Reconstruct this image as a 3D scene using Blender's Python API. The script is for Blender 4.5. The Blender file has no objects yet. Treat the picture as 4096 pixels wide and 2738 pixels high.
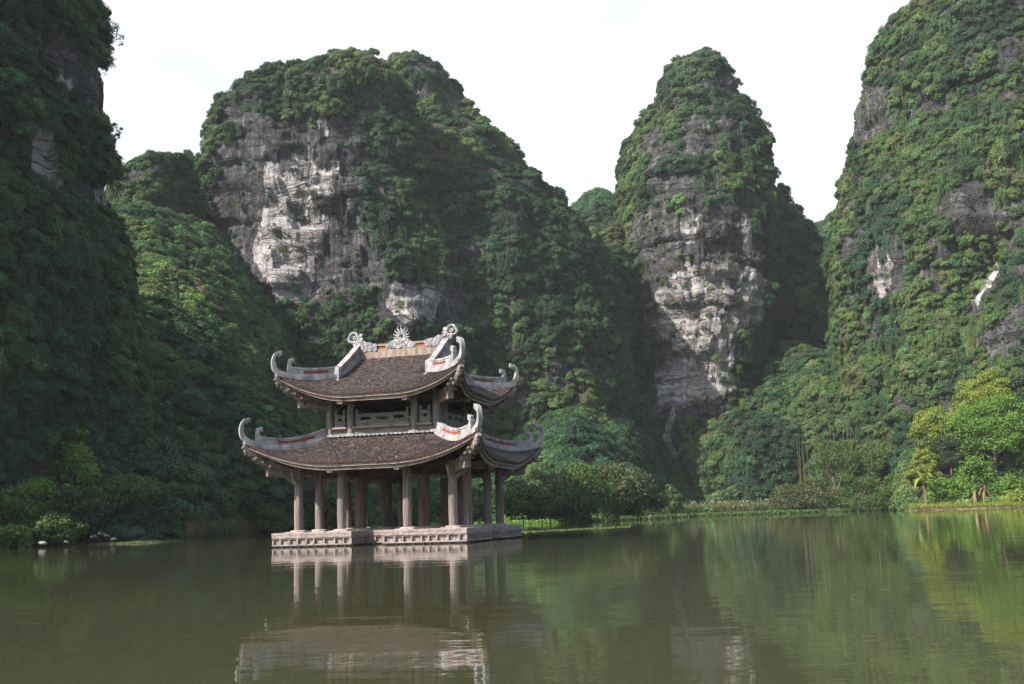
import bpy, math, random
import numpy as np
from mathutils import Matrix, Vector

SC = bpy.context.scene
COL = SC.collection
R = math.radians
random.seed(7)
RNG = np.random.default_rng(11)

# ---------------------------------------------------------------- camera, sky, sun, exposure
F_PX, PITCH, ROLL, EYE = 4074.0, R(9.773), R(1.846), 1.107
cam_d = bpy.data.cameras.new('camera')
cam = bpy.data.objects.new('camera', cam_d)
COL.objects.link(cam)
cam_d.sensor_fit = 'HORIZONTAL'
cam_d.sensor_width = 36.0
cam_d.lens = 36.0 * F_PX / 4096.0
cam_d.clip_start, cam_d.clip_end = 0.1, 5000.0
cam.matrix_world = Matrix.Translation((0, 0, EYE)) @ Matrix.Rotation(R(90) + PITCH, 4, 'X') @ Matrix.Rotation(-ROLL, 4, 'Z')
SC.camera = cam

SUN_DIR = Vector((-0.85, -0.52, 0.0)).normalized()
SUN_EL = R(40)
SUN_VEC = Vector((SUN_DIR.x * math.cos(SUN_EL), SUN_DIR.y * math.cos(SUN_EL), math.sin(SUN_EL)))
sun_d = bpy.data.lights.new('sun', 'SUN')
sun_d.energy = 5.0
sun_d.angle = R(0.6)
sun_d.color = (1.0, 0.90, 0.80)
sun = bpy.data.objects.new('sun', sun_d)
COL.objects.link(sun)
sun.rotation_euler = SUN_VEC.to_track_quat('Z', 'Y').to_euler()
sun.location = (-80, -60, 120)

world = bpy.data.worlds.new('World')
SC.world = world
world.use_nodes = True
wn, wl = world.node_tree.nodes, world.node_tree.links
wn.clear()
w_out = wn.new('ShaderNodeOutputWorld')
w_sky = wn.new('ShaderNodeTexSky')
w_sky.sky_type = 'NISHITA'
w_sky.sun_disc = False
w_sky.sun_elevation = SUN_EL
w_sky.sun_rotation = math.atan2(SUN_DIR.x, SUN_DIR.y)
w_sky.dust_density = 3.0
w_bg1 = wn.new('ShaderNodeBackground')
w_bg1.inputs['Strength'].default_value = 0.12
wl.new(w_sky.outputs[0], w_bg1.inputs['Color'])
w_bg2 = wn.new('ShaderNodeBackground')          # bright thin cloud deck
w_bg2.inputs['Color'].default_value = (0.95, 0.97, 1.0, 1)
w_bg2.inputs['Strength'].default_value = 0.69
w_tc = wn.new('ShaderNodeTexCoord')
w_map = wn.new('ShaderNodeMapping')
w_map.inputs['Scale'].default_value = (1.0, 1.0, 2.2)
w_noise = wn.new('ShaderNodeTexNoise')
w_noise.inputs['Scale'].default_value = 2.3
w_noise.inputs['Detail'].default_value = 6.0
w_noise.inputs['Roughness'].default_value = 0.55
w_ramp = wn.new('ShaderNodeMapRange')
w_ramp.inputs[1].default_value = 0.36
w_ramp.inputs[2].default_value = 0.88
w_ramp.inputs[3].default_value = 0.12
w_ramp.inputs[4].default_value = 1.0
w_mix = wn.new('ShaderNodeMixShader')
wl.new(w_tc.outputs['Generated'], w_map.inputs['Vector'])
wl.new(w_map.outputs[0], w_noise.inputs['Vector'])
# the deck is thick over the hills ahead and breaks up into open blue behind the camera
w_sep = wn.new('ShaderNodeSeparateXYZ')
wl.new(w_tc.outputs['Generated'], w_sep.inputs[0])
w_mul = wn.new('ShaderNodeMath'); w_mul.operation = 'MULTIPLY_ADD'
w_mul.inputs[1].default_value = 0.26
w_dot = wn.new('ShaderNodeMath'); w_dot.operation = 'MULTIPLY_ADD'
w_dot.inputs[1].default_value = -0.5
wl.new(w_sep.outputs[0], w_dot.inputs[0])
wl.new(w_sep.outputs[1], w_dot.inputs[2])
wl.new(w_dot.outputs[0], w_mul.inputs[0])
wl.new(w_noise.outputs[0], w_mul.inputs[2])
wl.new(w_mul.outputs[0], w_ramp.inputs[0])
wl.new(w_ramp.outputs[0], w_mix.inputs[0])
wl.new(w_bg1.outputs[0], w_mix.inputs[1])
wl.new(w_bg2.outputs[0], w_mix.inputs[2])
wl.new(w_mix.outputs[0], w_out.inputs['Surface'])

SC.view_settings.view_transform = 'Standard'
SC.view_settings.look = 'None'
SC.view_settings.exposure = 1.05
SC.view_settings.gamma = 1.0
SC.render.engine = 'CYCLES'
cy = SC.cycles
cy.use_denoising = True
cy.denoising_input_passes = 'RGB_ALBEDO_NORMAL'
cy.denoising_prefilter = 'NONE'
cy.max_bounces = 6
cy.diffuse_bounces = 3
cy.glossy_bounces = 3
cy.transmission_bounces = 3
cy.transparent_max_bounces = 6
cy.volume_bounces = 0
cy.caustics_reflective = False
cy.caustics_refractive = False
cy.sample_clamp_indirect = 6.0

# ---------------------------------------------------------------- picture <-> world helpers (real distances)
def ray(px, py):
    """direction through a pixel of the 4096 px wide photograph, y component free"""
    X, Y = px - 2048.0, 1369.0 - py
    cr, sr = math.cos(ROLL), math.sin(ROLL)
    a, b = (cr * X + sr * Y) / F_PX, (-sr * X + cr * Y) / F_PX
    cp, sp = math.cos(PITCH), math.sin(PITCH)
    return np.array([a, cp - sp * b, sp + cp * b])

def at(vx, vy, Y):
    """world point at depth Y seen at (vx, vy) of a 2346 px wide view"""
    d = ray(vx * 1.746, vy * 1.746)
    return np.array([0, 0, EYE]) + d * (Y / d[1])

def on_water(px, py, far=260.0):
    d = ray(px, py)
    t = -EYE / d[2] if d[2] < -1e-6 else 1e9
    p = d * t
    if p[1] > far or t > 1e8:
        p = d * (far / d[1])
    return np.array([p[0], p[1]])

def project(P):
    """world points (n,3) -> (n,2) in 2346 px view units"""
    x, y, z = P[:, 0], P[:, 1], P[:, 2] - EYE
    cp, sp = math.cos(PITCH), math.sin(PITCH)
    d = np.maximum(cp * y + sp * z, 0.5)
    a, b = F_PX * x / d, F_PX * (-sp * y + cp * z) / d
    cr, sr = math.cos(ROLL), math.sin(ROLL)
    return np.stack([(2048 + cr * a - sr * b) / 1.746, (1369 - (sr * a + cr * b)) / 1.746], 1)

# ---------------------------------------------------------------- noise in numpy
def _hash(ix, iy, iz, seed):
    h = (ix.astype(np.int64) * 374761393 + iy.astype(np.int64) * 668265263 + iz.astype(np.int64) * 2147483647 + seed * 974711) & 0xFFFFFFFF
    h = ((h ^ (h >> 13)) * 1274126177) & 0xFFFFFFFF
    h = ((h ^ (h >> 16)) * 2246822519) & 0xFFFFFFFF
    return ((h ^ (h >> 15)) & 0xFFFFFF) / float(0xFFFFFF)

def vnoise(P, scale=1.0, seed=0):
    Q = np.asarray(P, float) / scale
    I = np.floor(Q).astype(np.int64)
    f = Q - I
    f = f * f * f * (f * (f * 6 - 15) + 10)
    out = 0
    for dx in (0, 1):
        for dy in (0, 1):
            for dz in (0, 1):
                w = (f[:, 0] if dx else 1 - f[:, 0]) * (f[:, 1] if dy else 1 - f[:, 1]) * (f[:, 2] if dz else 1 - f[:, 2])
                out = out + w * _hash(I[:, 0] + dx, I[:, 1] + dy, I[:, 2] + dz, seed)
    return out * 2 - 1

def fbm(P, scale, octaves=3, seed=0, gain=0.5):
    out, a, tot = 0, 1.0, 0
    for k in range(octaves):
        out = out + a * vnoise(P, scale / 2 ** k, seed + k * 17)
        tot += a
        a *= gain
    return out / tot

def in_poly(pts, poly):
    x, y = pts[:, 0], pts[:, 1]
    c = np.zeros(len(x), bool)
    n = len(poly)
    for i in range(n):
        x1, y1 = poly[i]
        x2, y2 = poly[(i + 1) % n]
        if y1 == y2:
            continue
        t = ((y1 > y) != (y2 > y)) & (x < (x2 - x1) * (y - y1) / (y2 - y1) + x1)
        c ^= t
    return c

# ---------------------------------------------------------------- object helpers
def tag(o, label=None, cat=None, group=None, kind=None):
    if label: o['label'] = label
    if cat: o['category'] = cat
    if group: o['group'] = group
    if kind: o['kind'] = kind
    return o

def empty(name, loc=(0, 0, 0), rz=0.0):
    o = bpy.data.objects.new(name, None)
    o.location = loc
    o.rotation_euler = (0, 0, rz)
    o.empty_display_size = 0.5
    COL.objects.link(o)
    return o

def mesh_obj(name, verts, faces, mat=None, parent=None, smooth=False, link=True):
    me = bpy.data.meshes.new(name)
    V = np.asarray(verts, np.float32).reshape(-1, 3)
    if isinstance(faces, np.ndarray):
        n, k = faces.shape
        me.vertices.add(len(V))
        me.vertices.foreach_set('co', V.ravel())
        me.loops.add(n * k)
        me.loops.foreach_set('vertex_index', faces.astype(np.int32).ravel())
        me.polygons.add(n)
        me.polygons.foreach_set('loop_start', np.arange(0, n * k, k, dtype=np.int32))
        me.update(calc_edges=True)
        me.validate()
    else:
        me.from_pydata([tuple(map(float, v)) for v in V], [], faces)
        me.update()
    if smooth:
        me.polygons.foreach_set('use_smooth', np.ones(len(me.polygons), bool))
    if mat is not None:
        me.materials.append(mat)
    o = bpy.data.objects.new(name, me)
    if link:
        COL.objects.link(o)
    if parent is not None:
        o.parent = parent
    return o

class MB:
    """collects shapes that become ONE mesh object"""
    def __init__(self):
        self.v, self.f = [], []

    def add(self, verts, faces):
        k = len(self.v)
        self.v.extend([tuple(p) for p in verts])
        self.f.extend([tuple(i + k for i in f) for f in faces])

    def box(self, c, s, rz=0.0, taper=1.0, M=None):
        hx, hy, hz = s[0] / 2, s[1] / 2, s[2] / 2
        P = []
        for z, t in ((-hz, 1.0), (hz, taper)):
            for x, y in ((-hx, -hy), (hx, -hy), (hx, hy), (-hx, hy)):
                P.append(Vector((x * t, y * t, z)))
        if M is None:
            M = Matrix.Rotation(rz, 3, 'Z')
        c = Vector(c)
        self.add([c + M @ p for p in P], [(3, 2, 1, 0), (4, 5, 6, 7), (0, 1, 5, 4), (1, 2, 6, 5), (2, 3, 7, 6), (3, 0, 4, 7)])

    def bar(self, a, b, w, h):
        a, b = Vector(a), Vector(b)
        d = b - a
        L = d.length
        x = d / L
        up = Vector((0, 0, 1)) if abs(x.z) < 0.95 else Vector((0, 1, 0))
        y = up.cross(x).normalized()
        z = x.cross(y)
        M = Matrix((x, y, z)).transposed()
        self.box((a + b) / 2, (L, w, h), M=M)

    def lathe(self, c, prof, n=20):
        """prof: [(r,z)] from bottom to top, closed with caps"""
        V = []
        for r, z in prof:
            for k in range(n):
                t = 2 * math.pi * k / n
                V.append((c[0] + r * math.cos(t), c[1] + r * math.sin(t), c[2] + z))
        Fc = []
        for j in range(len(prof) - 1):
            for k in range(n):
                k2 = (k + 1) % n
                Fc.append((j * n + k, j * n + k2, (j + 1) * n + k2, (j + 1) * n + k))
        Fc.append(tuple(range(n - 1, -1, -1)))
        Fc.append(tuple((len(prof) - 1) * n + k for k in range(n)))
        self.add(V, Fc)

    def tube(self, pts, rad, n=7, flat=1.0, side=None):
        """tube through pts, rad a number or a list; flat squashes it along 'side'"""
        pts = [Vector(p) for p in pts]
        m = len(pts)
        rs = rad if isinstance(rad, (list, tuple)) else [rad] * m
        V = []
        prev = None
        for i, p in enumerate(pts):
            d = (pts[min(i + 1, m - 1)] - pts[max(i - 1, 0)]).normalized()
            if side is not None:
                a = Vector(side)
                a = (a - d * a.dot(d)).normalized()
            else:
                ref = prev if prev is not None else (Vector((0, 0, 1)) if abs(d.z) < 0.9 else Vector((1, 0, 0)))
                a = (ref - d * ref.dot(d)).normalized()
                prev = a
            b = d.cross(a)
            for k in range(n):
                t = 2 * math.pi * k / n
                V.append(p + a * (math.cos(t) * rs[i] * flat) + b * (math.sin(t) * rs[i]))
        Fc = []
        for j in range(m - 1):
            for k in range(n):
                k2 = (k + 1) % n
                Fc.append((j * n + k, j * n + k2, (j + 1) * n + k2, (j + 1) * n + k))
        Fc.append(tuple(range(n - 1, -1, -1)))
        Fc.append(tuple((m - 1) * n + k for k in range(n)))
        self.add(V, Fc)

    def ball(self, c, r, n=8, s=(1, 1, 1)):
        prof = [(math.sin(math.pi * (k + 0.3) / (n + 0.6)), -math.cos(math.pi * (k + 0.3) / (n + 0.6))) for k in range(n + 1)]
        V, m = [], n + 4
        for a, z in prof:
            for k in range(m):
                t = 2 * math.pi * k / m
                V.append((c[0] + r * s[0] * a * math.cos(t), c[1] + r * s[1] * a * math.sin(t), c[2] + r * s[2] * z))
        Fc = []
        for j in range(n):
            for k in range(m):
                k2 = (k + 1) % m
                Fc.append((j * m + k, j * m + k2, (j + 1) * m + k2, (j + 1) * m + k))
        Fc.append(tuple(range(m - 1, -1, -1)))
        Fc.append(tuple(n * m + k for k in range(m)))
        self.add(V, Fc)

    def ribbon(self, lo, hi, th, o, d):
        """upright strip: lo/hi lists of (s,z); s runs along horizontal direction d from point o, th its thickness"""
        o, d = Vector(o), Vector(d)
        nrm = Vector((-d.y, d.x, 0)).normalized() * (th / 2)
        V = []
        for (s0, z0), (s1, z1) in zip(lo, hi):
            a = Vector((o.x + d.x * s0, o.y + d.y * s0, z0))
            b = Vector((o.x + d.x * s1, o.y + d.y * s1, z1))
            V += [a - nrm, a + nrm, b + nrm, b - nrm]
        Fc = []
        m = len(lo)
        for j in range(m - 1):
            for k in range(4):
                k2 = (k + 1) % 4
                Fc.append((j * 4 + k, j * 4 + k2, (j + 1) * 4 + k2, (j + 1) * 4 + k))
        Fc.append((3, 2, 1, 0))
        Fc.append(tuple((m - 1) * 4 + k for k in range(4)))
        self.add(V, Fc)

    def disc(self, c, axis, r, th, n=16, lobes=None):
        """short cylinder (or lobed plate) with its axis horizontal along 'axis'"""
        c, ax = Vector(c), Vector(axis).normalized()
        s = Vector((-ax.y, ax.x, 0)).normalized()
        V = []
        for e in (-th / 2, th / 2):
            for k in range(n):
                t = 2 * math.pi * k / n
                rr = r * (1 + (lobes[1] * abs(math.cos(lobes[0] * t / 2 + lobes[2])) if lobes else 0))
                V.append(c + ax * e + s * (rr * math.cos(t)) + Vector((0, 0, rr * math.sin(t))))
        Fc = [tuple(range(n)), tuple(range(2 * n - 1, n - 1, -1))]
        for k in range(n):
            k2 = (k + 1) % n
            Fc.append((k2, k, n + k, n + k2))
        self.add(V, Fc)

    def build(self, name, mat, parent=None, smooth=False):
        o = mesh_obj(name, self.v, self.f, mat, parent)
        if smooth:
            o.data.shade_smooth() if hasattr(o.data, 'shade_smooth') else None
            try:
                o.data.set_sharp_from_angle(angle=R(40))
            except Exception:
                pass
        return o

# ---------------------------------------------------------------- materials
def new_mat(name):
    m = bpy.data.materials.new(name)
    m.use_nodes = True
    nt = m.node_tree
    nt.nodes.clear()
    out = nt.nodes.new('ShaderNodeOutputMaterial')
    return m, nt, out

def N(nt, t, **kw):
    n = nt.nodes.new(t)
    for k, v in kw.items():
        if k.startswith('i_'):
            n.inputs[k[2:].replace('_', ' ')].default_value = v
        elif k.startswith('n_'):
            n.inputs[int(k[2:])].default_value = v
        else:
            setattr(n, k, v)
    return n

def L(nt, a, b):
    nt.links.new(a, b)

def ramp(nt, fac, stops):
    r = nt.nodes.new('ShaderNodeValToRGB')
    els = r.color_ramp.elements
    while len(els) < len(stops):
        els.new(0.5)
    for e, (p, c) in zip(els, stops):
        e.position = p
        e.color = (c[0], c[1], c[2], 1) if not isinstance(c, (int, float)) else (c, c, c, 1)
    L(nt, fac, r.inputs[0])
    return r.outputs[0]

def noise(nt, vec, scale, detail=4.0, rough=0.55, dist=0.0):
    n = N(nt, 'ShaderNodeTexNoise')
    n.inputs['Scale'].default_value = scale
    n.inputs['Detail'].default_value = detail
    n.inputs['Roughness'].default_value = rough
    n.inputs['Distortion'].default_value = dist
    if vec is not None:
        L(nt, vec, n.inputs['Vector'])
    return n.outputs[0]

def mapped(nt, vec, scale, loc=(0, 0, 0)):
    m = N(nt, 'ShaderNodeMapping')
    m.inputs['Scale'].default_value = scale
    m.inputs['Location'].default_value = loc
    L(nt, vec, m.inputs['Vector'])
    return m.outputs[0]

def mixc(nt, fac, a, b, mode='MIX'):
    m = N(nt, 'ShaderNodeMix', data_type='RGBA', blend_type=mode)
    for sock, v in ((m.inputs[0], fac), (m.inputs[6], a), (m.inputs[7], b)):
        if isinstance(v, (tuple, list)):
            sock.default_value = (v[0], v[1], v[2], 1)
        elif isinstance(v, (int, float)):
            sock.default_value = v
        else:
            L(nt, v, sock)
    return m.outputs[2]

def math_n(nt, op, a, b=None, clamp=False):
    m = N(nt, 'ShaderNodeMath', operation=op, use_clamp=clamp)
    for k, v in enumerate((a, b)):
        if v is None:
            continue
        if isinstance(v, (int, float)):
            m.inputs[k].default_value = v
        else:
            L(nt, v, m.inputs[k])
    return m.outputs[0]

def bump(nt, h, strength, dist, normal=None):
    b = N(nt, 'ShaderNodeBump')
    b.inputs['Strength'].default_value = strength
    b.inputs['Distance'].default_value = dist
    L(nt, h, b.inputs['Height'])
    if normal is not None:
        L(nt, normal, b.inputs['Normal'])
    return b.outputs[0]

def principled(nt, out, color, rough=0.8, normal=None, spec=0.3):
    p = N(nt, 'ShaderNodeBsdfPrincipled')
    if isinstance(color, (tuple, list)):
        p.inputs['Base Color'].default_value = (color[0], color[1], color[2], 1)
    else:
        L(nt, color, p.inputs['Base Color'])
    if isinstance(rough, (int, float)):
        p.inputs['Roughness'].default_value = rough
    else:
        L(nt, rough, p.inputs['Roughness'])
    p.inputs['Specular IOR Level'].default_value = spec
    if normal is not None:
        L(nt, normal, p.inputs['Normal'])
    L(nt, p.outputs[0], out.inputs['Surface'])
    return p

def weathered(name, base, dark, scale=(1, 1, 1), sc=3.0, rough=0.85, amount=0.5, fine=25.0, bstr=0.4, bdist=0.02, third=None):
    """stone / timber / plaster with stains and grain; scale stretches the grain"""
    m, nt, out = new_mat(name)
    tc = N(nt, 'ShaderNodeTexCoord').outputs['Object']
    v = mapped(nt, tc, scale)
    n1 = noise(nt, v, sc, 6, 0.62)
    n2 = noise(nt, v, fine, 4, 0.6)
    lo = 0.5 - 0.22 * amount - 0.08
    c = mixc(nt, ramp(nt, n1, [(lo, 0.0), (lo + 0.28, 1.0)]), dark, base)
    c = mixc(nt, math_n(nt, 'MULTIPLY', n2, 0.55), c, mixc(nt, 0.5, c, dark), 'MIX')
    if third is not None:
        n3 = noise(nt, mapped(nt, tc, (1, 1, 1), (7, 3, 1)), 0.9, 5, 0.6)
        c = mixc(nt, ramp(nt, n3, [(0.48, 0.0), (0.60, 0.8)]), c, third)
    principled(nt, out, c, rough, bump(nt, n2, bstr, bdist, bump(nt, n1, bstr, bdist * 2)))
    return m

M = {}
M['stone'] = weathered('carved_pink_stone', (0.35, 0.30, 0.28), (0.18, 0.155, 0.145), sc=5, fine=22, bstr=0.4, bdist=0.03, amount=0.4)
M['stone_top'] = weathered('platform_top_stone', (0.44, 0.37, 0.345), (0.24, 0.20, 0.185), sc=3, fine=30, bstr=0.2)
M['wet_stone'] = weathered('wet_stone', (0.06, 0.055, 0.045), (0.02, 0.02, 0.016), sc=5, rough=0.4)
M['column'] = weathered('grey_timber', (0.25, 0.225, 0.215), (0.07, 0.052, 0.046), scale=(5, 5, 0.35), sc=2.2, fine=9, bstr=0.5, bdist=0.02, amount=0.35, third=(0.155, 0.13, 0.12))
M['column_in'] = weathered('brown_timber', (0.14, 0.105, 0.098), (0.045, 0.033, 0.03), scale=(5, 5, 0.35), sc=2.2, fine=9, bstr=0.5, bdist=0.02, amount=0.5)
M['beam'] = weathered('stained_beam', (0.27, 0.225, 0.20), (0.055, 0.032, 0.028), scale=(1.2, 1.2, 0.5), sc=1.6, fine=12, bstr=0.3, amount=0.75)
M['carved'] = weathered('carved_timber', (0.25, 0.215, 0.19), (0.06, 0.048, 0.042), sc=5, fine=14, bstr=1.0, bdist=0.05, amount=0.6)
M['wood_dark'] = weathered('dark_timber', (0.08, 0.058, 0.05), (0.022, 0.017, 0.015), scale=(2, 2, 2), sc=2, fine=12, amount=0.6)
M['fascia'] = weathered('pale_fascia', (0.28, 0.26, 0.23), (0.06, 0.055, 0.05), sc=2.2, fine=14, bstr=0.4, amount=0.6)
M['plaster'] = weathered('grey_lime_plaster', (0.37, 0.37, 0.39), (0.15, 0.15, 0.16), scale=(1.6, 1.6, 0.7), sc=1.8, fine=10, bstr=0.2, amount=0.30)
M['plaster_gable'] = weathered('gable_plaster', (0.28, 0.29, 0.29), (0.16, 0.17, 0.17), sc=1.4, fine=10, bstr=0.15, amount=0.3)
M['relief'] = weathered('carved_plaster', (0.46, 0.46, 0.48), (0.17, 0.17, 0.19), sc=6, fine=14, bstr=0.6, bdist=0.03, amount=0.3)
M['ridge_wall'] = weathered('stained_ridge_plaster', (0.33, 0.27, 0.23), (0.10, 0.08, 0.065), scale=(6, 6, 0.6), sc=1.2, fine=7, bstr=0.3, amount=0.5, third=(0.21, 0.155, 0.13))
M['rail'] = weathered('greenish_grey_timber', (0.18, 0.188, 0.18), (0.085, 0.086, 0.083), scale=(1, 1, 3), sc=2.0, fine=14, bstr=0.3, amount=0.4)
M['terracotta'] = weathered('terracotta_edge', (0.085, 0.038, 0.027), (0.03, 0.018, 0.015), sc=6, fine=20)
M['mirror_dark'] = weathered('dark_glass_disc', (0.03, 0.03, 0.03), (0.02, 0.02, 0.02), sc=3, rough=0.25)

def mat_lattice():
    m, nt, out = new_mat('orange_lattice')
    tc = N(nt, 'ShaderNodeTexCoord').outputs['Object']
    n = noise(nt, tc, 14, 2)
    c = mixc(nt, ramp(nt, n, [(0.35, 0.0), (0.65, 1.0)]), (0.36, 0.07, 0.03), (0.62, 0.16, 0.07))
    principled(nt, out, c, 0.7)
    return m
M['lattice'] = mat_lattice()
M['recess'] = weathered('dark_recess', (0.10, 0.05, 0.04), (0.05, 0.03, 0.025), sc=6)

def mat_tiles():
    m, nt, out = new_mat('roof_tiles')
    geo = N(nt, 'ShaderNodeNewGeometry')
    rnd = geo.outputs['Random Per Island']
    tc = N(nt, 'ShaderNodeTexCoord').outputs['Object']
    c = ramp(nt, rnd, [(0.0, (0.022, 0.017, 0.018)), (0.40, (0.048, 0.035, 0.035)), (0.75, (0.078, 0.058, 0.056)), (1.0, (0.125, 0.095, 0.088))])
    n = noise(nt, tc, 1.1, 5, 0.6)
    c = mixc(nt, ramp(nt, n, [(0.42, 0.0), (0.66, 0.55)]), c, (0.060, 0.056, 0.046))
    principled(nt, out, c, 0.50, None, 0.5)
    return m
M['tiles'] = mat_tiles()
# ---------------------------------------------------------------- the pavilion (local frame: x along its front, y towards the back)
BX, BA, BY = 3.5, 2.359, 3.556
W, D = BX / 2 + BA, BY / 2 + BA
WU, DU = W - BA / 2, D - BA / 2
ZP = 0.70
PAV = empty('pavilion', (-6.024, 55.107, 0), R(-14.871))
tag(PAV, 'two-tiered timber pavilion with upswept tiled roofs on a carved stone platform in the lake', 'pavilion')

def platform():
    e, g = 0.989, 0.80
    Wp, Dp = W + e, D + e
    ind = 2.0
    poly = [(-Wp, -Dp), (-g, -Dp), (-g, -Dp + ind), (g, -Dp + ind), (g, -Dp), (Wp, -Dp), (Wp, -g), (Wp - ind, -g), (Wp - ind, g), (Wp, g),
            (Wp, Dp), (g, Dp), (g, Dp - ind), (-g, Dp - ind), (-g, Dp), (-Wp, Dp), (-Wp, g), (-Wp + ind, g), (-Wp + ind, -g), (-Wp, -g)]
    n = len(poly)

    def inset(d):
        out = []
        for i in range(n):
            p0, p1, p2 = Vector(poly[i - 1]), Vector(poly[i]), Vector(poly[(i + 1) % n])
            d1, d2 = (p1 - p0).normalized(), (p2 - p1).normalized()
            n1, n2 = Vector((-d1.y, d1.x)), Vector((-d2.y, d2.x))
            out.append(p1 + (n1 + n2) * d)
        return out

    def slab(mb, d, z0, z1):
        P = inset(d)
        V = [(p.x, p.y, z0) for p in P] + [(p.x, p.y, z1) for p in P]
        F = [tuple(range(n - 1, -1, -1)), tuple(range(n, 2 * n))] + [(i, (i + 1) % n, n + (i + 1) % n, n + i) for i in range(n)]
        mb.add(V, F)
    top = MB(); slab(top, 0.0, 0.60, ZP)
    pl = top.build('platform', M['stone'], PAV)
    mb = MB(); slab(mb, 0.03, 0.655, ZP + 0.004); mb.build('paving', M['stone_top'], pl)
    band = MB()
    slab(band, 0.012, 0.44, 0.60)
    slab(band, 0.05, 0.385, 0.44)
    # scrolling vine relief on the band
    P = inset(0.012)
    for i in range(n):
        a, b = P[i], P[(i + 1) % n]
        Lg = (b - a).length
        d = (b - a) / Lg
        o = Vector((d.y, -d.x))
        k = max(2, int(Lg / 0.42))
        for j in range(k):
            s0 = (j + 0.5) * Lg / k
            amp = 0.055
            pts = []
            for q in range(9):
                t = q / 8
                s = s0 + (t - 0.5) * Lg / k * 0.98
                z = 0.53 + amp * math.sin(t * 2 * math.pi) * (1 if j % 2 else -1)
                p = a + d * s - o * 0.008
                pts.append((p.x, p.y, z))
            band.tube(pts, 0.018, 5)
            for sg in (-1, 1):
                p = a + d * (s0 + sg * Lg / k * 0.25) - o * 0.018
                band.ball((p.x, p.y, 0.53 - sg * 0.035 * (1 if j % 2 else -1)), 0.035, 4)
    band.build('carved_band', M['stone'], pl)
    core = MB(); slab(core, 0.14, -0.9, 0.385)
    lip = MB(); slab(lip, 0.02, 0.075, 0.135); lip.build('base_moulding', M['stone'], pl)
    wet = MB(); slab(wet, 0.10, -0.9, 0.02)
    P = inset(0.03)
    div = rel = core
    rr = random.Random(3)
    for i in range(n):
        a, b = P[i], P[(i + 1) % n]
        Lg = (b - a).length
        d = (b - a) / Lg
        o = Vector((d.y, -d.x))
        ang = math.atan2(d.y, d.x)
        s = 0.05
        while s < Lg - 0.03:
            p = a + d * s - o * 0.045
            div.box((p.x, p.y, 0.26), (0.07, 0.13, 0.25), ang)
            q = a + d * (s + 0.1) - o * 0.04
            wet.box((q.x, q.y, -0.10), (0.06, 0.12, 0.36), ang)
            step = rr.uniform(0.34, 0.58)
            for w_ in range(5):
                u = s + step * rr.uniform(0.2, 0.85)
                if u > Lg - 0.1: continue
                q = a + d * u - o * 0.125
                rel.ball((q.x, q.y, rr.uniform(0.19, 0.33)), rr.uniform(0.03, 0.055), 4, (1, 1, 0.8))
            s += step
    core.build('base_course', M['stone'], pl)
    wet.build('waterline_course', M['wet_stone'], pl)
platform()

XS = [-W, -BX / 2, BX / 2, W]
YS = [-D, -BY / 2, BY / 2, D]
for i in range(4):
    for j in range(4):
        inner = i in (1, 2) and j in (1, 2)
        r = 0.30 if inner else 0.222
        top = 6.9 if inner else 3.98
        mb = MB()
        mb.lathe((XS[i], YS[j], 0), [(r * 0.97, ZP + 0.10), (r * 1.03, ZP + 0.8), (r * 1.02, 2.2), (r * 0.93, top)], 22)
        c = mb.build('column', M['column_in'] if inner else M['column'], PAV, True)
        p = MB()
        k = r / 0.222
        p.box((XS[i], YS[j], ZP + 0.02), (0.98 * k, 0.98 * k, 0.05))
        p.lathe((XS[i], YS[j], ZP), [(0.40 * k, 0.045), (0.42 * k, 0.06), (0.40 * k, 0.09), (0.31 * k, 0.115), (0.27 * k, 0.12)], 22)
        p.build('plinth', M['stone_top'], c)

# ---- roof surfaces
LOW = dict(Em=1.62, Ec=2.0, z0=4.02, zt=5.50, rise=1.18, k=2.5, hx=W, hy=D, tx=WU, ty=DU, vk=1.0)
UPP = dict(Em=1.60, Ec=2.05, z0=7.52, zt=10.0, rise=1.16, k=3.2, hx=WU, hy=DU, tx=2.55, ty=2.80, vk=None)
UPP['vk'] = (DU + UPP['Ec'] - UPP['ty']) / (DU + UPP['Ec'] - 0.15)

def c_rise(u):
    return (max(0.0, abs(u) - 0.22) / 0.78) ** 2.1

def c_out(u):
    return (max(0.0, abs(u) - 0.35) / 0.65) ** 2.0

def face_pt(rf, face, u, v):
    """face 0 front, 1 right, 2 back, 3 left; u in [-1,1] along the eave, v 0 at the eave .. 1"""
    side = face in (1, 3)
    ha, hb = (rf['hy'], rf['hx']) if side else (rf['hx'], rf['hy'])      # along, out
    ta, tb = (rf['ty'], rf['tx']) if side else (rf['tx'], rf['ty'])
    upper = rf is UPP
    out_e = hb + rf['Em'] + (rf['Ec'] - rf['Em']) * c_out(u)
    if upper and not side:
        vk = rf['vk']
        hw = (ha + rf['Ec']) + (ta - ha - rf['Ec']) * min(1.0, v / vk)
        out = out_e + (0.15 - out_e) * v
        vv = v
    elif upper:
        hw = (ha + rf['Ec']) + (ta - ha - rf['Ec']) * v
        out = out_e + (tb - out_e) * v
        vv = v * rf['vk']
    else:
        hw = (ha + rf['Ec']) + (ta - ha - rf['Ec']) * v
        out = out_e + (tb - out_e) * v
        vv = v
    z = rf['z0'] + (rf['zt'] - rf['z0']) * (0.80 * vv + 0.20 * vv * vv) + rf['rise'] * c_rise(u) * (1 - vv) ** rf['k']
    a = u * hw
    if face == 0: return Vector((a, -out, z))
    if face == 1: return Vector((out, a, z))
    if face == 2: return Vector((-a, out, z))
    return Vector((-out, -a, z))

def half_w(rf, face, v):
    return (face_pt(rf, face, 1, v) - face_pt(rf, face, -1, v)).length / 2

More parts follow.
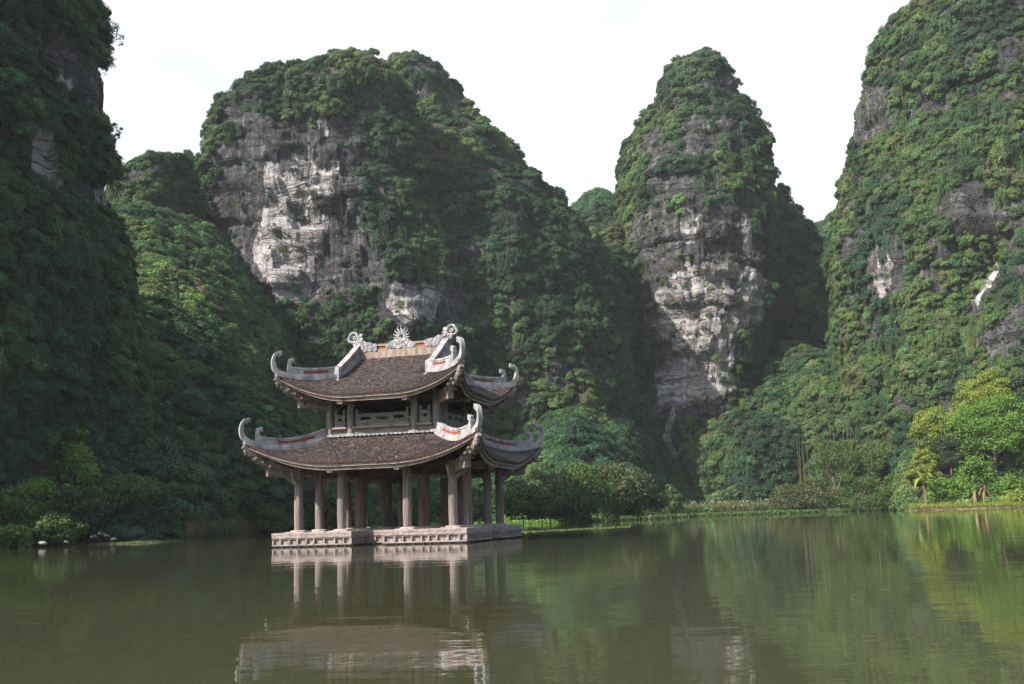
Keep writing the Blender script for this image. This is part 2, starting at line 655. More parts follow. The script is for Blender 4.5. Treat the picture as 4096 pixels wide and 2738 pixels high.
def roof(rf, name):
    base = MB()
    nu, nv = 44, 14
    for f in range(4):
        V, Fq = [], []
        for dz in (0.0, -0.13):
            for j in range(nv + 1):
                for i in range(nu + 1):
                    p = face_pt(rf, f, -1 + 2 * i / nu, j / nv)
                    V.append((p.x, p.y, p.z + dz))
        m = (nu + 1) * (nv + 1)
        for j in range(nv):
            for i in range(nu):
                a = j * (nu + 1) + i
                Fq.append((a, a + 1, a + nu + 2, a + nu + 1))
                Fq.append((m + a + nu + 1, m + a + nu + 2, m + a + 1, m + a))
        for i in range(nu):
            Fq.append((i + 1, i, m + i, m + i + 1))
        base.add(V, Fq)
    root = base.build(name, M['wood_dark'], PAV)
    # tiles, each a small pointed shingle lifted at its lower edge
    tv, tf = [], []
    rr = random.Random(5)
    for f in range(4):
        L0 = (face_pt(rf, f, 0, 0) - face_pt(rf, f, 0, 1)).length
        rows = int(L0 / 0.115)
        tw = 0.150
        for j in range(rows + 1):
            v = j / rows
            hw = half_w(rf, f, v)
            v2 = min(1.0, v + 1.25 / rows)
            off = 0.5 * (j % 2)
            n = int(hw / tw) + 1
            for i in range(-n, n + 1):
                a = (i + off) * tw
                if abs(a) > hw - 0.03: continue
                u = a / hw
                p = face_pt(rf, f, u, v)
                hw2 = half_w(rf, f, v2)
                q = face_pt(rf, f, max(-1, min(1, a / hw2)), v2)
                dn = (p - q).normalized()
                sd = (face_pt(rf, f, min(1, u + 0.02), v) - face_pt(rf, f, max(-1, u - 0.02), v)).normalized()
                nr = sd.cross(q - p).normalized()
                if nr.z < 0: nr = -nr
                lift = 0.034 + rr.uniform(-0.008, 0.012)
                w2 = tw * 0.47
                k = len(tv)
                tv += [q - sd * w2 + nr * 0.006, q + sd * w2 + nr * 0.006, p + sd * w2 + nr * lift, p + dn * 0.055 + nr * (lift + 0.006), p - sd * w2 + nr * lift]
                tf.append((k, k + 4, k + 3, k + 2, k + 1))
                tv += [p + sd * w2 + nr * 0.002, p + dn * 0.055 + nr * 0.002, p - sd * w2 + nr * 0.002]
                tf += [(k + 2, k + 3, k + 6, k + 5), (k + 3, k + 4, k + 7, k + 6)]
    mesh_obj('tile_covering', [tuple(p) for p in tv], tf, M['tiles'], root)
    # terracotta edge, scalloped fascia, stained eave beam
    edge, fas, beam = MB(), MB(), MB()
    for f in range(4):
        n = 64
        us = [-1 + 2 * i / n for i in range(n + 1)]
        outv = [Vector((0, -1, 0)), Vector((1, 0, 0)), Vector((0, 1, 0)), Vector((-1, 0, 0))][f]

        def strip(mb, offs_out, zt, zb, th, ulim=1.0, v=0.0, nn=64):
            V, Fq = [], []
            for i in range(nn + 1):
                u = (-1 + 2 * i / nn) * ulim
                p = face_pt(rf, f, u, v)
                a, b = zt(u, i), zb(u, i)
                for o_, dz in ((offs_out, a), (offs_out - th, a), (offs_out - th, b), (offs_out, b)):
                    q = p + outv * o_
                    V.append((q.x, q.y, p.z + dz))
            for i in range(nn):
                for k in range(4):
                    k2 = (k + 1) % 4
                    Fq.append((i * 4 + k, i * 4 + k2, (i + 1) * 4 + k2, (i + 1) * 4 + k))
            Fq += [(3, 2, 1, 0), tuple(nn * 4 + k for k in range(4))]
            mb.add(V, Fq)
        strip(edge, 0.03, lambda u, i: 0.025, lambda u, i: -0.050, 0.14)
        strip(fas, -0.02, lambda u, i: -0.052, lambda u, i: -0.155 - 0.055 * abs(math.sin(i * math.pi / 2 + 0.4)), 0.05, 0.985, 0.0, 150)
        strip(beam, -0.14, lambda u, i: -0.135, lambda u, i: -0.36 + 0.12 * c_rise(u), 0.10, 0.94)
    edge.build('eave_edge', M['terracotta'], root)
    fas.build('scalloped_fascia', M['fascia'], root)
    beam.build('eave_beam', M['beam'], root)
    # rafters under the eaves
    raf = MB()
    for f in range(4):
        hw = half_w(rf, f, 0.0)
        n = int(hw * 2 / 0.34)
        for i in range(1, n):
            u = -1 + 2 * i / n
            a = face_pt(rf, f, u, 0.03)
            v1 = 0.62 if rf is LOW else (0.42 if f in (0, 2) else 0.8)
            hw1 = half_w(rf, f, v1)
            uu = u * hw / hw1
            if abs(uu) > 0.97:
                uu = math.copysign(0.97, u)
            b = face_pt(rf, f, uu, v1)
            raf.bar(a + Vector((0, 0, -0.19)), b + Vector((0, 0, -0.19)), 0.09, 0.11)
    raf.build('rafter', M['wood_dark'], root)
    return root

LOWER = roof(LOW, 'lower_roof')
UPPER = roof(UPP, 'upper_roof')

# ---- hip ridges with curling ends
def hip_ridges(rf, root):
    for sx in (-1, 1):
        for sy in (-1, 1):
            x1, y1 = rf['hx'] + rf['Ec'], rf['hy'] + rf['Ec']
            x0, y0 = rf['tx'] - (0.0 if rf is LOW else 0.0), rf['ty']
            dx, dy = x1 - x0, y1 - y0
            Lh = math.hypot(dx, dy)
            d = Vector((sx * dx / Lh, sy * dy / Lh, 0))
            o = Vector((sx * x0, sy * y0, 0))
            vk = rf['vk'] if rf is UPP else 1.0

            def zs(s):
                v = (1 - s / Lh) * vk
                return rf['z0'] + (rf['zt'] - rf['z0']) * (0.80 * v + 0.20 * v * v) + rf['rise'] * (1 - v) ** rf['k']
            zc = zs(Lh)
            n = 26
            S = [Lh * i / n for i in range(n + 1)]
            low = MB()
            # flared base band on the tiles, then the main tongue rising into the outer curl
            mid = [(s, zs(s) + 0.11) for s in S]
            low.ribbon([(s, zs(s) - 0.08) for s in S], mid, 0.40, o, d)
            tongue_top = [(s, zs(s) + 0.20 + 0.10 * (s / Lh) ** 6) for s in S]
            low.ribbon(mid, tongue_top, 0.26, o, d)
            # outer curl: centre line from the corner up and back
            cl = [(Lh - 0.42, zs(Lh - 0.42) + 0.08, 0.14), (Lh - 0.16, zc + 0.09, 0.135), (Lh + 0.04, zc + 0.27, 0.125), (Lh + 0.13, zc + 0.50, 0.105), (Lh + 0.15, zc + 0.72, 0.085),
                  (Lh + 0.11, zc + 0.92, 0.07), (Lh + 0.04, zc + 1.06, 0.06), (Lh - 0.06, zc + 1.13, 0.05)]

            def band(mb, cl, th):
                lo, hi = [], []
                for i, (s, z, w) in enumerate(cl):
                    a = cl[max(i - 1, 0)]
                    b = cl[min(i + 1, len(cl) - 1)]
                    tx_, tz_ = b[0] - a[0], b[1] - a[1]
                    l_ = math.hypot(tx_, tz_)
                    nx, nz = -tz_ / l_, tx_ / l_
                    lo.append((s - nx * w, z - nz * w))
                    hi.append((s + nx * w, z + nz * w))
                mb.ribbon(lo, hi, th, o, d)

            def smooth(cl, m=4):
                out = []
                for i in range(len(cl) - 1):
                    p0, p1, p2, p3 = cl[max(i - 1, 0)], cl[i], cl[i + 1], cl[min(i + 2, len(cl) - 1)]
                    for q in range(m):
                        t = q / m
                        out.append(tuple(0.5 * (2 * p1[c] + (p2[c] - p0[c]) * t + (2 * p0[c] - 5 * p1[c] + 4 * p2[c] - p3[c]) * t * t + (3 * p1[c] - p0[c] - 3 * p2[c] + p3[c]) * t ** 3) for c in range(3)))
                out.append(cl[-1])
                return out
            band(low, smooth(cl), 0.22)

            def ruyi(mb, s, z, r, th):
                c = o + d * s
                for ds, dz, k in ((0.0, 0.0, 1.0), (0.75, 0.25, 0.62), (-0.55, 0.62, 0.62), (0.25, -0.72, 0.60), (-0.7, -0.2, 0.5)):
                    mb.disc((c.x + d.x * ds * r, c.y + d.y * ds * r, z + dz * r), (-d.y, d.x, 0), r * 0.72 * k + 0.01, th * (1.0 + 0.1 * k))
                P = []
                for q in range(15):
                    t = q / 14 * 3.6 * math.pi
                    rr_ = r * (0.15 + 0.55 * q / 14)
                    P.append((s + rr_ * math.cos(t), z + rr_ * math.sin(t)))
                for sg in (-1, 1):
                    off = Vector((-d.y, d.x, 0)) * (sg * th * 0.6)
                    mb.tube([(o.x + d.x * a_ + off.x, o.y + d.y * a_ + off.y, b_) for a_, b_ in P], 0.022, 5)
            ruyi(low, Lh - 0.15, zc + 1.09, 0.145, 0.15)
            hip = low.build('hip_ridge', M['plaster'], root, False)
            # upper band with lattice inset, ending in the inner curl
            up = MB()
            e = Lh - 0.86
            n2 = 22
            S2 = [e * i / n2 for i in range(n2 + 1)]
            if rf is LOW:
                S2[0] = 0.10
            b0 = [(s, zs(s) + 0.17) for s in S2]
            b1 = [(s, zs(s) + 0.49) for s in S2]
            b2 = [(s, zs(s) + 0.58) for s in S2]
            i0, i1 = 5, 17
            up.ribbon(b0[:i0 + 1], b1[:i0 + 1], 0.20, o, d)
            up.ribbon(b0[i1:], b1[i1:], 0.20, o, d)
            q0 = [(s, zs(s) + 0.28) for s in S2]
            q1 = [(s, zs(s) + 0.41) for s in S2]
            up.ribbon(b0[i0:i1 + 1], q0[i0:i1 + 1], 0.20, o, d)
            up.ribbon(q1[i0:i1 + 1], b1[i0:i1 + 1], 0.20, o, d)
            up.ribbon(b1, b2, 0.26, o, d)
            ze = zs(e)
            ic = [(e - 0.16, zs(e - 0.16) + 0.43, 0.14), (e + 0.0, ze + 0.45, 0.13), (e + 0.13, ze + 0.53, 0.105), (e + 0.19, ze + 0.67, 0.08), (e + 0.18, ze + 0.81, 0.06), (e + 0.12, ze + 0.90, 0.045)]
            band(up, smooth(ic), 0.24)
            band(up, smooth([(e - 0.02, ze + 0.16, 0.12), (e + 0.13, ze + 0.25, 0.10), (e + 0.21, ze + 0.40, 0.08), (e + 0.22, ze + 0.56, 0.06)]), 0.23)
            ruyi(up, e + 0.07, ze + 0.89, 0.145, 0.15)
            up.build('ridge_band', M['plaster'], hip, False)
            lt = MB()
            k = 0
            for i in range(i0, i1):
                sa, sb = S2[i], S2[i + 1]
                m_ = 2
                for q in range(m_):
                    a_, b_ = sa + (sb - sa) * q / m_, sa + (sb - sa) * (q + 1) / m_
                    za, zb = zs(a_), zs(b_)
                    lt.ribbon([(a_, za + 0.28), (b_ - 0.02, zb + 0.37)], [(a_ + 0.0, za + 0.32), (b_ - 0.02, zb + 0.41)], 0.12, o, d)
                    lt.ribbon([(a_, za + 0.37), (b_ - 0.02, zb + 0.28)], [(a_ + 0.0, za + 0.41), (b_ - 0.02, zb + 0.32)], 0.128, o, d)
            lt.build('lattice_inset', M['lattice'], hip)
            rc = MB()
            rc.ribbon(q0[i0:i1 + 1], q1[i0:i1 + 1], 0.07, o, d)
            rc.build('lattice_backing', M['recess'], hip)
            # corner timber: hip rafter, knotted dragon bracket, hanging block
            cr = MB()
            A = Vector((sx * rf['hx'], sy * rf['hy'], rf['z0'] - 0.30))
            dd = Vector((sx, sy, 0)).normalized()
            Lc = rf['Ec'] * math.sqrt(2)
            zt_ = zc - 0.20
            P = [A + dd * (Lc * t) + Vector((0, 0, (zt_ - A.z) * t ** 1.7)) for t in [i / 10 for i in range(11)]]
            for a_, b_ in zip(P[:-1], P[1:]):
                cr.bar(a_, b_ + (b_ - a_) * 0.1, 0.22, 0.26)
            cr.build('hip_rafter', M['beam'], root)
            br = MB()
            for t in (0.52, 0.62, 0.72, 0.82, 0.90, 0.965):
                p = A + dd * (Lc * t) + Vector((0, 0, (zt_ - A.z) * t ** 1.7 - 0.20 + 0.04 * math.sin(t * 60)))
                br.ball(p, 0.135 - 0.05 * (t - 0.5), 6, (1.1, 1.1, 0.95))
            pts = [A + dd * (Lc * t) + Vector((0, 0, (zt_ - A.z) * t ** 1.7 - 0.22 + 0.07 * math.sin(t * 30))) for t in [0.40 + 0.058 * i for i in range(11)]]
            br.tube(pts, [0.15 - 0.006 * i for i in range(11)], 8)
            px = Vector((-dd.y, dd.x, 0))
            for sg in (-1, 1):
                for t in (0.55, 0.68, 0.80):
                    p = A + dd * (Lc * t) + Vector((0, 0, (zt_ - A.z) * t ** 1.7 - 0.26)) + px * (sg * 0.15)
                    br.tube([p, p + px * sg * 0.12 + Vector((0, 0, 0.08)), p + px * sg * 0.20 + dd * 0.06 + Vector((0, 0, 0.02))], [0.08, 0.07, 0.05], 6)
            br.build('dragon_bracket', M['carved'], root)
            hb = MB()
            t = 0.40
            p0 = A + Vector((0, 0, -0.16))
            p1 = A + dd * (Lc * 0.50) + Vector((0, 0, (zt_ - A.z) * t ** 1.7 - 0.30))
            hb.bar(p0, p1, 0.22, 0.34)
            for q in range(7):
                u_ = q / 6
                c = p0 + (p1 - p0) * u_
                hb.ball((c.x, c.y, c.z - 0.10), 0.14, 5, (1, 1, 0.8))
            hb.box(p1 + dd * 0.10 + Vector((0, 0, 0.0)), (0.26, 0.30, 0.36), math.atan2(dd.y, dd.x), 1.15)
            hb.build('carved_bracket', M['carved'], root)

hip_ridges(LOW, LOWER)
hip_ridges(UPP, UPPER)

# ---- bracket heads under the eave beam, corner braces, tie beams
for z, (hx, hy), root, out in ((3.80, (W, D), LOWER, 1.30), (7.30, (WU, DU), UPPER, 1.25)):
    inx, iny = BX / 2, BY / 2
    for f, (ax, ay) in enumerate(((0, -1), (1, 0), (0, 1), (-1, 0))):
        for sg in (-1, 1):
            b = MB()
            if ay:
                p = Vector((sg * inx, ay * hy, z))
            else:
                p = Vector((ax * hx, sg * iny, z))
            o = Vector((ax, ay, 0))
            b.bar(p - o * 0.4 + Vector((0, 0, 0.06)), p + o * out + Vector((0, 0, 0.10)), 0.17, 0.24)
            h = p + o * (out + 0.02)
            b.box(h + Vector((0, 0, -0.02)), (0.30, 0.30, 0.26), math.atan2(ay, ax), 1.25)
            b.box(h + Vector((0, 0, -0.19)), (0.22, 0.24, 0.12), math.atan2(ay, ax), 1.3)
            b.box(h + Vector((0, 0, 0.24)), (0.14, 0.13, 0.30), math.atan2(ay, ax))
            for q in range(4):
                c = p + o * (0.3 + q * 0.22)
                b.ball((c.x, c.y, c.z - 0.10), 0.12, 5)
            b.build('bracket_arm', M['carved'], root)
for sx in (-1, 1):
    for sy in (-1, 1):
        for ox, oy in ((sx, 0), (0, sy)):
            b = MB()
            c = Vector((sx * W, sy * D, 0))
            dv = Vector((ox, oy, 0))
            pts = [c + dv * 0.20 + Vector((0, 0, 3.12)), c + dv * 0.42 + Vector((0, 0, 3.36)), c + dv * 0.52 + Vector((0, 0, 3.33)), c + dv * 0.78 + Vector((0, 0, 3.66))]
            for a_, b_ in zip(pts[:-1], pts[1:]):
                b.bar(a_, b_ + (b_ - a_) * 0.08, 0.10, 0.13)
            b.build('corner_brace', M['fascia'], LOWER)
for z, pts in ((3.72, XS),):
    for j in range(4):
        mb = MB()
        mb.box((0, YS[j], 3.80), (2 * W + 0.3, 0.17, 0.26)) if j in (0, 3) else mb.box((0, YS[j], 3.62), (2 * W, 0.20, 0.34))
        mb.build('tie_beam', M['wood_dark'], PAV)
        mb = MB()
        mb.box((XS[j], 0, 3.795), (0.168, 2 * D + 0.3, 0.25)) if j in (0, 3) else mb.box((XS[j], 0, 3.60), (0.198, 2 * D, 0.32))
        mb.build('tie_beam', M['wood_dark'], PAV)
for i, sx in ((0, -1), (3, 1)):
    for j in (1, 2):
        b = MB()                      # carved struts between outer and inner columns
        for q in range(8):
            t = q / 7
            x = sx * (W - 0.2 - t * (BA - 0.5))
            b.ball((x, YS[j], 3.36 + 0.06 * math.sin(t * 9)), 0.15, 5, (1.1, 0.5, 0.9))
        b.build('carved_strut', M['carved'], PAV)
for j, sy in ((0, -1), (3, 1)):
    for i in (1, 2):
        b = MB()
        for q in range(8):
            t = q / 7
            y = sy * (D - 0.2 - t * (BA - 0.5))
            b.ball((XS[i], y, 3.36 + 0.06 * math.sin(t * 9)), 0.15, 5, (0.5, 1.1, 0.9))
        b.build('carved_strut', M['carved'], PAV)
mb = MB(); mb.box((0, 0, 5.22), (2 * WU - 0.1, 2 * DU - 0.1, 0.10)); mb.build('upper_floor', M['wood_dark'], PAV)
mb = MB(); mb.box((0, 0, 7.62), (2 * WU + 1.2, 2 * DU + 1.2, 0.06)); mb.build('upper_ceiling', M['wood_dark'], PAV)

# ---- upper storey
UX = [-WU, -BX / 2, BX / 2, WU]
UY = [-DU, -BY / 2, BY / 2, DU]
for i in range(4):
    for j in range(4):
        if i in (1, 2) and j in (1, 2): continue
        mb = MB()
        mb.lathe((UX[i], UY[j], 0), [(0.19, 5.35), (0.20, 6.0), (0.195, 7.0), (0.185, 7.62)], 18)
        p = mb.build('upper_post', M['column'], PAV, True)
        q = MB()
        q.box((UX[i], UY[j], 5.56), (0.52, 0.52, 0.13), 0, 0.93)
        q.build('mortar_block', M['plaster'], p)
mb = MB()
for sg in (-1, 1):
    mb.box((0, sg * (DU + 0.10), 5.53), (2 * WU + 0.3, 0.20, 0.09))
    mb.box((sg * (WU + 0.10), 0, 5.532), (0.198, 2 * DU - 0.01, 0.088))
for k in range(24):
    for sg in (-1, 1):
        mb.box((-WU + 0.12 + k * (2 * WU - 0.24) / 23, sg * (DU + 0.23), 5.525), (0.10, 0.09, 0.07))
mb.build('roof_flashing', M['plaster'], LOWER)

def balustrade(face, a0, a1, holes):
    """between two posts along a face of the upper storey"""
    side = face in (1, 3)
    sgn = -1 if face in (0, 3) else 1
    off = sgn * (WU if side else DU)
    Lb = a1 - a0
    mid = (a0 + a1) / 2

    def bx(mb, a, z, la, lz, th, dout=0.0):
        o = off + sgn * dout
        if side: mb.box((o, a, z), (th, la, lz))
        else: mb.box((a, o, z), (la, th, lz))
    panel = MB()
    bx(panel, mid, 5.70, Lb - 0.02, 0.38, 0.10)
    root = panel.build('wall_panel', M['rail'], PAV)
    s = MB()
    bx(s, mid, 5.925, Lb + 0.02, 0.07, 0.36, 0.06)
    bx(s, mid, 5.975, Lb - 0.02, 0.035, 0.28, 0.06)
    s.build('sill_ledge', M['beam'], root)
    r = MB()
    e0, e1 = a0 + 0.20, a1 - 0.20
    il, im = e1 - e0, (e0 + e1) / 2
    bx(r, im, 6.075, il, 0.155, 0.07, 0.03)          # plain lower panel
    bx(r, im, 6.19, il, 0.055, 0.10, 0.03)           # middle rail
    bx(r, im, 6.60, il, 0.075, 0.11, 0.03)           # top rail
    zb, zt = 6.218, 6.562
    # openwork panel: solid pieces round lozenge-shaped holes
    hl = [(im + il * f, il * l) for f, l in holes]
    cuts = []
    for c, l in hl:
        cuts.append((c - l / 2, c + l / 2))
    x = e0
    for c0, c1 in cuts:
        bx(r, (x + c0) / 2, (zb + zt) / 2, c0 - x, zt - zb, 0.06, 0.03)
        cw = c1 - c0
        bx(r, (c0 + c1) / 2, zb + 0.045, cw, 0.09, 0.06, 0.03)
        bx(r, (c0 + c1) / 2, zt - 0.045, cw, 0.09, 0.06, 0.03)
        for t0, t1 in ((0.0, 0.06), (0.94, 1.0)):
            a_, b_ = c0 + cw * t0, c0 + cw * t1
            bx(r, (a_ + b_) / 2, zb + 0.125, b_ - a_, 0.07, 0.06, 0.03)
            bx(r, (a_ + b_) / 2, zt - 0.125, b_ - a_, 0.07, 0.06, 0.03)
        x = c1
    bx(r, (x + e1) / 2, (zb + zt) / 2, e1 - x, zt - zb, 0.06, 0.03)
    r.build('balustrade', M['rail'], root)
    for a in (e0 - 0.03, e1 + 0.03):
        nw = MB()
        bx(nw, a, 6.40, 0.11, 0.82, 0.11, 0.032)
        bx(nw, a, 6.84, 0.13, 0.06, 0.13, 0.032)
        nw.build('newel_post', M['rail'], root)

for face in range(4):
    xs = UX if face in (0, 2) else UY
    balustrade(face, xs[0] + 0.19, xs[1] - 0.19, [(0.0, 0.55)])
    balustrade(face, xs[1] + 0.19, xs[2] - 0.19, [(-0.335, 0.235), (0.0, 0.235), (0.335, 0.235)])
    balustrade(face, xs[2] + 0.19, xs[3] - 0.19, [(0.0, 0.55)])
    lin = MB()
    if face in (0, 2):
        sg = -1 if face == 0 else 1
        lin.box((0, sg * DU, 7.33), (2 * WU, 0.18, 0.30))
    else:
        sg = 1 if face == 1 else -1
        lin.box((sg * WU, 0, 7.325), (0.178, 2 * DU - 0.01, 0.29))
    lin.build('lintel_beam', M['wood_dark'], PAV)

# ---- gables, raking ridges and main ridge of the upper roof
def zroof_front(y):
    Ee = DU + UPP['Em']
    v = max(0.0, min(1.0, (Ee - abs(y)) / (Ee - 0.15)))
    return UPP['z0'] + (UPP['zt'] - UPP['z0']) * (0.80 * v + 0.20 * v * v)

for sx in (-1, 1):
    g = MB()
    x = sx * 2.38
    ys = [-2.7 + 5.4 * i / 24 for i in range(25)]
    V = []
    for y in ys:
        V += [(x - 0.06, y, 8.4), (x + 0.06, y, 8.4), (x + 0.06, y, zroof_front(y) + 0.05), (x - 0.06, y, zroof_front(y) + 0.05)]
    Fq = []
    for i in range(24):
        for k in range(4):
            k2 = (k + 1) % 4
            Fq.append((i * 4 + k, i * 4 + k2, (i + 1) * 4 + k2, (i + 1) * 4 + k))
    Fq += [(3, 2, 1, 0), tuple(96 + k for k in range(4))]
    g.add(V, Fq)
    # stepped mouldings on the gable face
    gb = g.build('gable_wall', M['plaster_gable'], UPPER)
    mo = MB()
    for sy in (-1, 1):
        for inset_, th in ((0.42, 0.10), (0.62, 0.06), (0.95, 0.05)):
            S = [0.15 + 2.2 * i / 10 for i in range(11)]
            mo.ribbon([(s, zroof_front(s) - inset_ - 0.06) for s in S], [(s, zroof_front(s) - inset_ + 0.04) for s in S], th * 2, (x + sx * 0.09, 0, 0), (0, sy, 0))
    mo.build('gable_moulding', M['plaster'], gb)
    hole = MB()
    hole.box((x + sx * 0.065, 0, 8.95), (0.02, 0.5, 0.45), 0, 0.5)
    hole.build('gable_vent', M['recess'], gb)
    for sy in (-1, 1):
        rk = MB()
        S = [2.92 * i / 16 for i in range(17)]
        o, d = (sx * 2.58, 0, 0), (0, sy, 0)
        z = lambda s: zroof_front(s)
        rk.ribbon([(s, z(s) - 0.06) for s in S], [(s, z(s) + 0.24) for s in S], 0.44, o, d)
        rk.ribbon([(s, z(s) + 0.24) for s in S], [(s, z(s) + 0.40) for s in S], 0.20, o, d)
        i0, i1 = 3, 14
        rk.ribbon([(s, z(s) + 0.40) for s in S[:i0 + 1]], [(s, z(s) + 0.56) for s in S[:i0 + 1]], 0.20, o, d)
        rk.ribbon([(s, z(s) + 0.40) for s in S[i1:]], [(s, z(s) + 0.56) for s in S[i1:]], 0.20, o, d)
        rk.ribbon([(s, z(s) + 0.56) for s in S], [(s, z(s) + 0.70) for s in S], 0.20, o, d)
        rk.ribbon([(s, z(s) + 0.70) for s in S], [(s, z(s) + 0.80) for s in S], 0.32, o, d)
        # knee pier and its foot
        zk = z(2.86)
        rk.box((sx * 2.58, sy * 2.88, zk + 0.36), (0.36, 0.30, 0.95))
        rk.box((sx * 2.58, sy * 2.90, zk + 0.02), (0.58, 0.62, 0.26), 0, 0.75)
        rr_ = rk.build('raking_ridge', M['plaster'], UPPER)
        lt = MB()
        for i in range(i0, i1):
            for q in range(2):
                a_ = S[i] + (S[i + 1] - S[i]) * q / 2
                b_ = a_ + (S[i + 1] - S[i]) / 2
                lt.ribbon([(a_, z(a_) + 0.41), (b_, z(b_) + 0.51)], [(a_, z(a_) + 0.45), (b_, z(b_) + 0.55)], 0.12, o, d)
                lt.ribbon([(a_, z(a_) + 0.51), (b_, z(b_) + 0.41)], [(a_, z(a_) + 0.55), (b_, z(b_) + 0.45)], 0.128, o, d)
        lt.build('lattice_inset', M['lattice'], rr_)
        rc = MB()
        rc.ribbon([(s, z(s) + 0.40) for s in S[i0:i1 + 1]], [(s, z(s) + 0.56) for s in S[i0:i1 + 1]], 0.07, o, d)
        rc.build('lattice_backing', M['recess'], rr_)

rd = MB()
rd.box((0, 0, 10.20), (5.0, 0.36, 0.56))
for x0, x1 in ((-2.5, -1.42), (-0.92, 0.88), (1.36, 2.5)):
    rd.box(((x0 + x1) / 2, 0, 10.56), (x1 - x0, 0.30, 0.16))
rd.box((0, 0, 10.70), (5.0, 0.32, 0.12))
rd.box((0, 0, 9.96), (4.9, 0.46, 0.12))
MR = rd.build('main_ridge', M['ridge_wall'], UPPER)
lt = MB()
for x0, x1 in ((-1.42, -0.92), (0.88, 1.36)):
    n = 5
    for q in range(n):
        a_, b_ = x0 + (x1 - x0) * q / n, x0 + (x1 - x0) * (q + 1) / n
        lt.ribbon([(a_, 10.49), (b_, 10.60)], [(a_, 10.53), (b_, 10.64)], 0.20, (0, 0, 0), (1, 0, 0))
        lt.ribbon([(a_, 10.59), (b_, 10.48)], [(a_, 10.63), (b_, 10.52)], 0.21, (0, 0, 0), (1, 0, 0))
lt.build('lattice_inset', M['lattice'], MR)
bk = MB()
bk.box((-1.17, 0, 10.56), (0.49, 0.14, 0.158)); bk.box((1.12, 0, 10.56), (0.47, 0.14, 0.158))
bk.build('lattice_backing', M['recess'], MR)

def spiral(mb, cx, cz, r, y, turns, ph, sgn, tr=0.03):
    P = []
    m = int(10 * turns)
    for q in range(m + 1):
        t = q / m
        a = ph + sgn * turns * 2 * math.pi * t
        rr_ = r * (1 - 0.85 * t)
        P.append((cx + rr_ * math.cos(a), y, cz + rr_ * math.sin(a)))
    mb.tube(P, [tr * (1 - 0.3 * q / m) for q in range(m + 1)], 6)

def cloud_panel(x0, x1, z0, hfun, seed, name='cloud_relief'):
    mb = MB()
    rr = random.Random(seed)
    n = 18
    lo = [(x0 + (x1 - x0) * i / n, z0) for i in range(n + 1)]
    hi = [(s, z0 + hfun((s - x0) / (x1 - x0)) * (0.93 + 0.07 * math.sin(i * 2.2))) for i, (s, _) in enumerate(lo)]
    mb.ribbon(lo, hi, 0.40, (0, 0, 0), (1, 0, 0))
    k = 0
    while k < 22:
        t = rr.random()
        h = hfun(t)
        z = rr.uniform(0.1, 0.98) * h
        r = rr.uniform(0.06, 0.11)
        for y in (-0.215, 0.215):
            spiral(mb, x0 + (x1 - x0) * t, z0 + z, r, y, 1.4, rr.uniform(0, 6.28), rr.choice((-1, 1)), 0.030)
        k += 1
    for i in range(n + 1):
        if i % 2 == 0:
            mb.disc((hi[i][0], 0, hi[i][1] - 0.03), (0, 1, 0), 0.10, 0.43, 12)
    return mb.build(name, M['relief'], MR)

cloud_panel(-0.80, 0.72, 10.44, lambda t: 0.16 + 0.36 * math.sin(math.pi * t) ** 0.7, 1)
cloud_panel(-2.52, -1.50, 10.40, lambda t: 0.62 - 0.30 * t, 2)
cloud_panel(1.45, 2.48, 10.40, lambda t: 0.32 + 0.30 * t, 4)
# sun disc with flames
sd = MB()
P = [(-0.05 + 0.17 * math.cos(t), 0, 11.10 + 0.17 * math.sin(t)) for t in [2 * math.pi * i / 24 for i in range(25)]]
sd.tube(P, 0.055, 8)
sd.box((-0.05, 0, 10.92), (0.30, 0.14, 0.14))
for k in range(9):
    a = R(-22 + k * 28)
    if k in (0, 8): a += R(4 if k == 0 else -4)
    Lf = (0.30, 0.34, 0.38, 0.42, 0.50, 0.42, 0.38, 0.34, 0.30)[k]
    c0 = Vector((-0.05 + 0.19 * math.cos(a), 0, 11.10 + 0.19 * math.sin(a)))
    up = Vector((math.cos(a) * 0.75, 0, math.sin(a) * 0.75 + 0.35)).normalized()
    sdv = Vector((-up.z, 0, up.x))
    pts = [c0 + up * (Lf * t) + sdv * (0.035 * math.sin(t * 7.0) * (1 if a < R(90) else -1)) for t in [0, 0.2, 0.4, 0.6, 0.8, 1.0]]
    sd.tube(pts, [0.06, 0.055, 0.05, 0.035, 0.025, 0.006], 6)
sun_orn = sd.build('flaming_sun', M['relief'], MR, True)
dk = MB(); dk.disc((-0.05, 0, 11.10), (0, 1, 0), 0.15, 0.06, 20); dk.build('dark_disc', M['mirror_dark'], sun_orn)
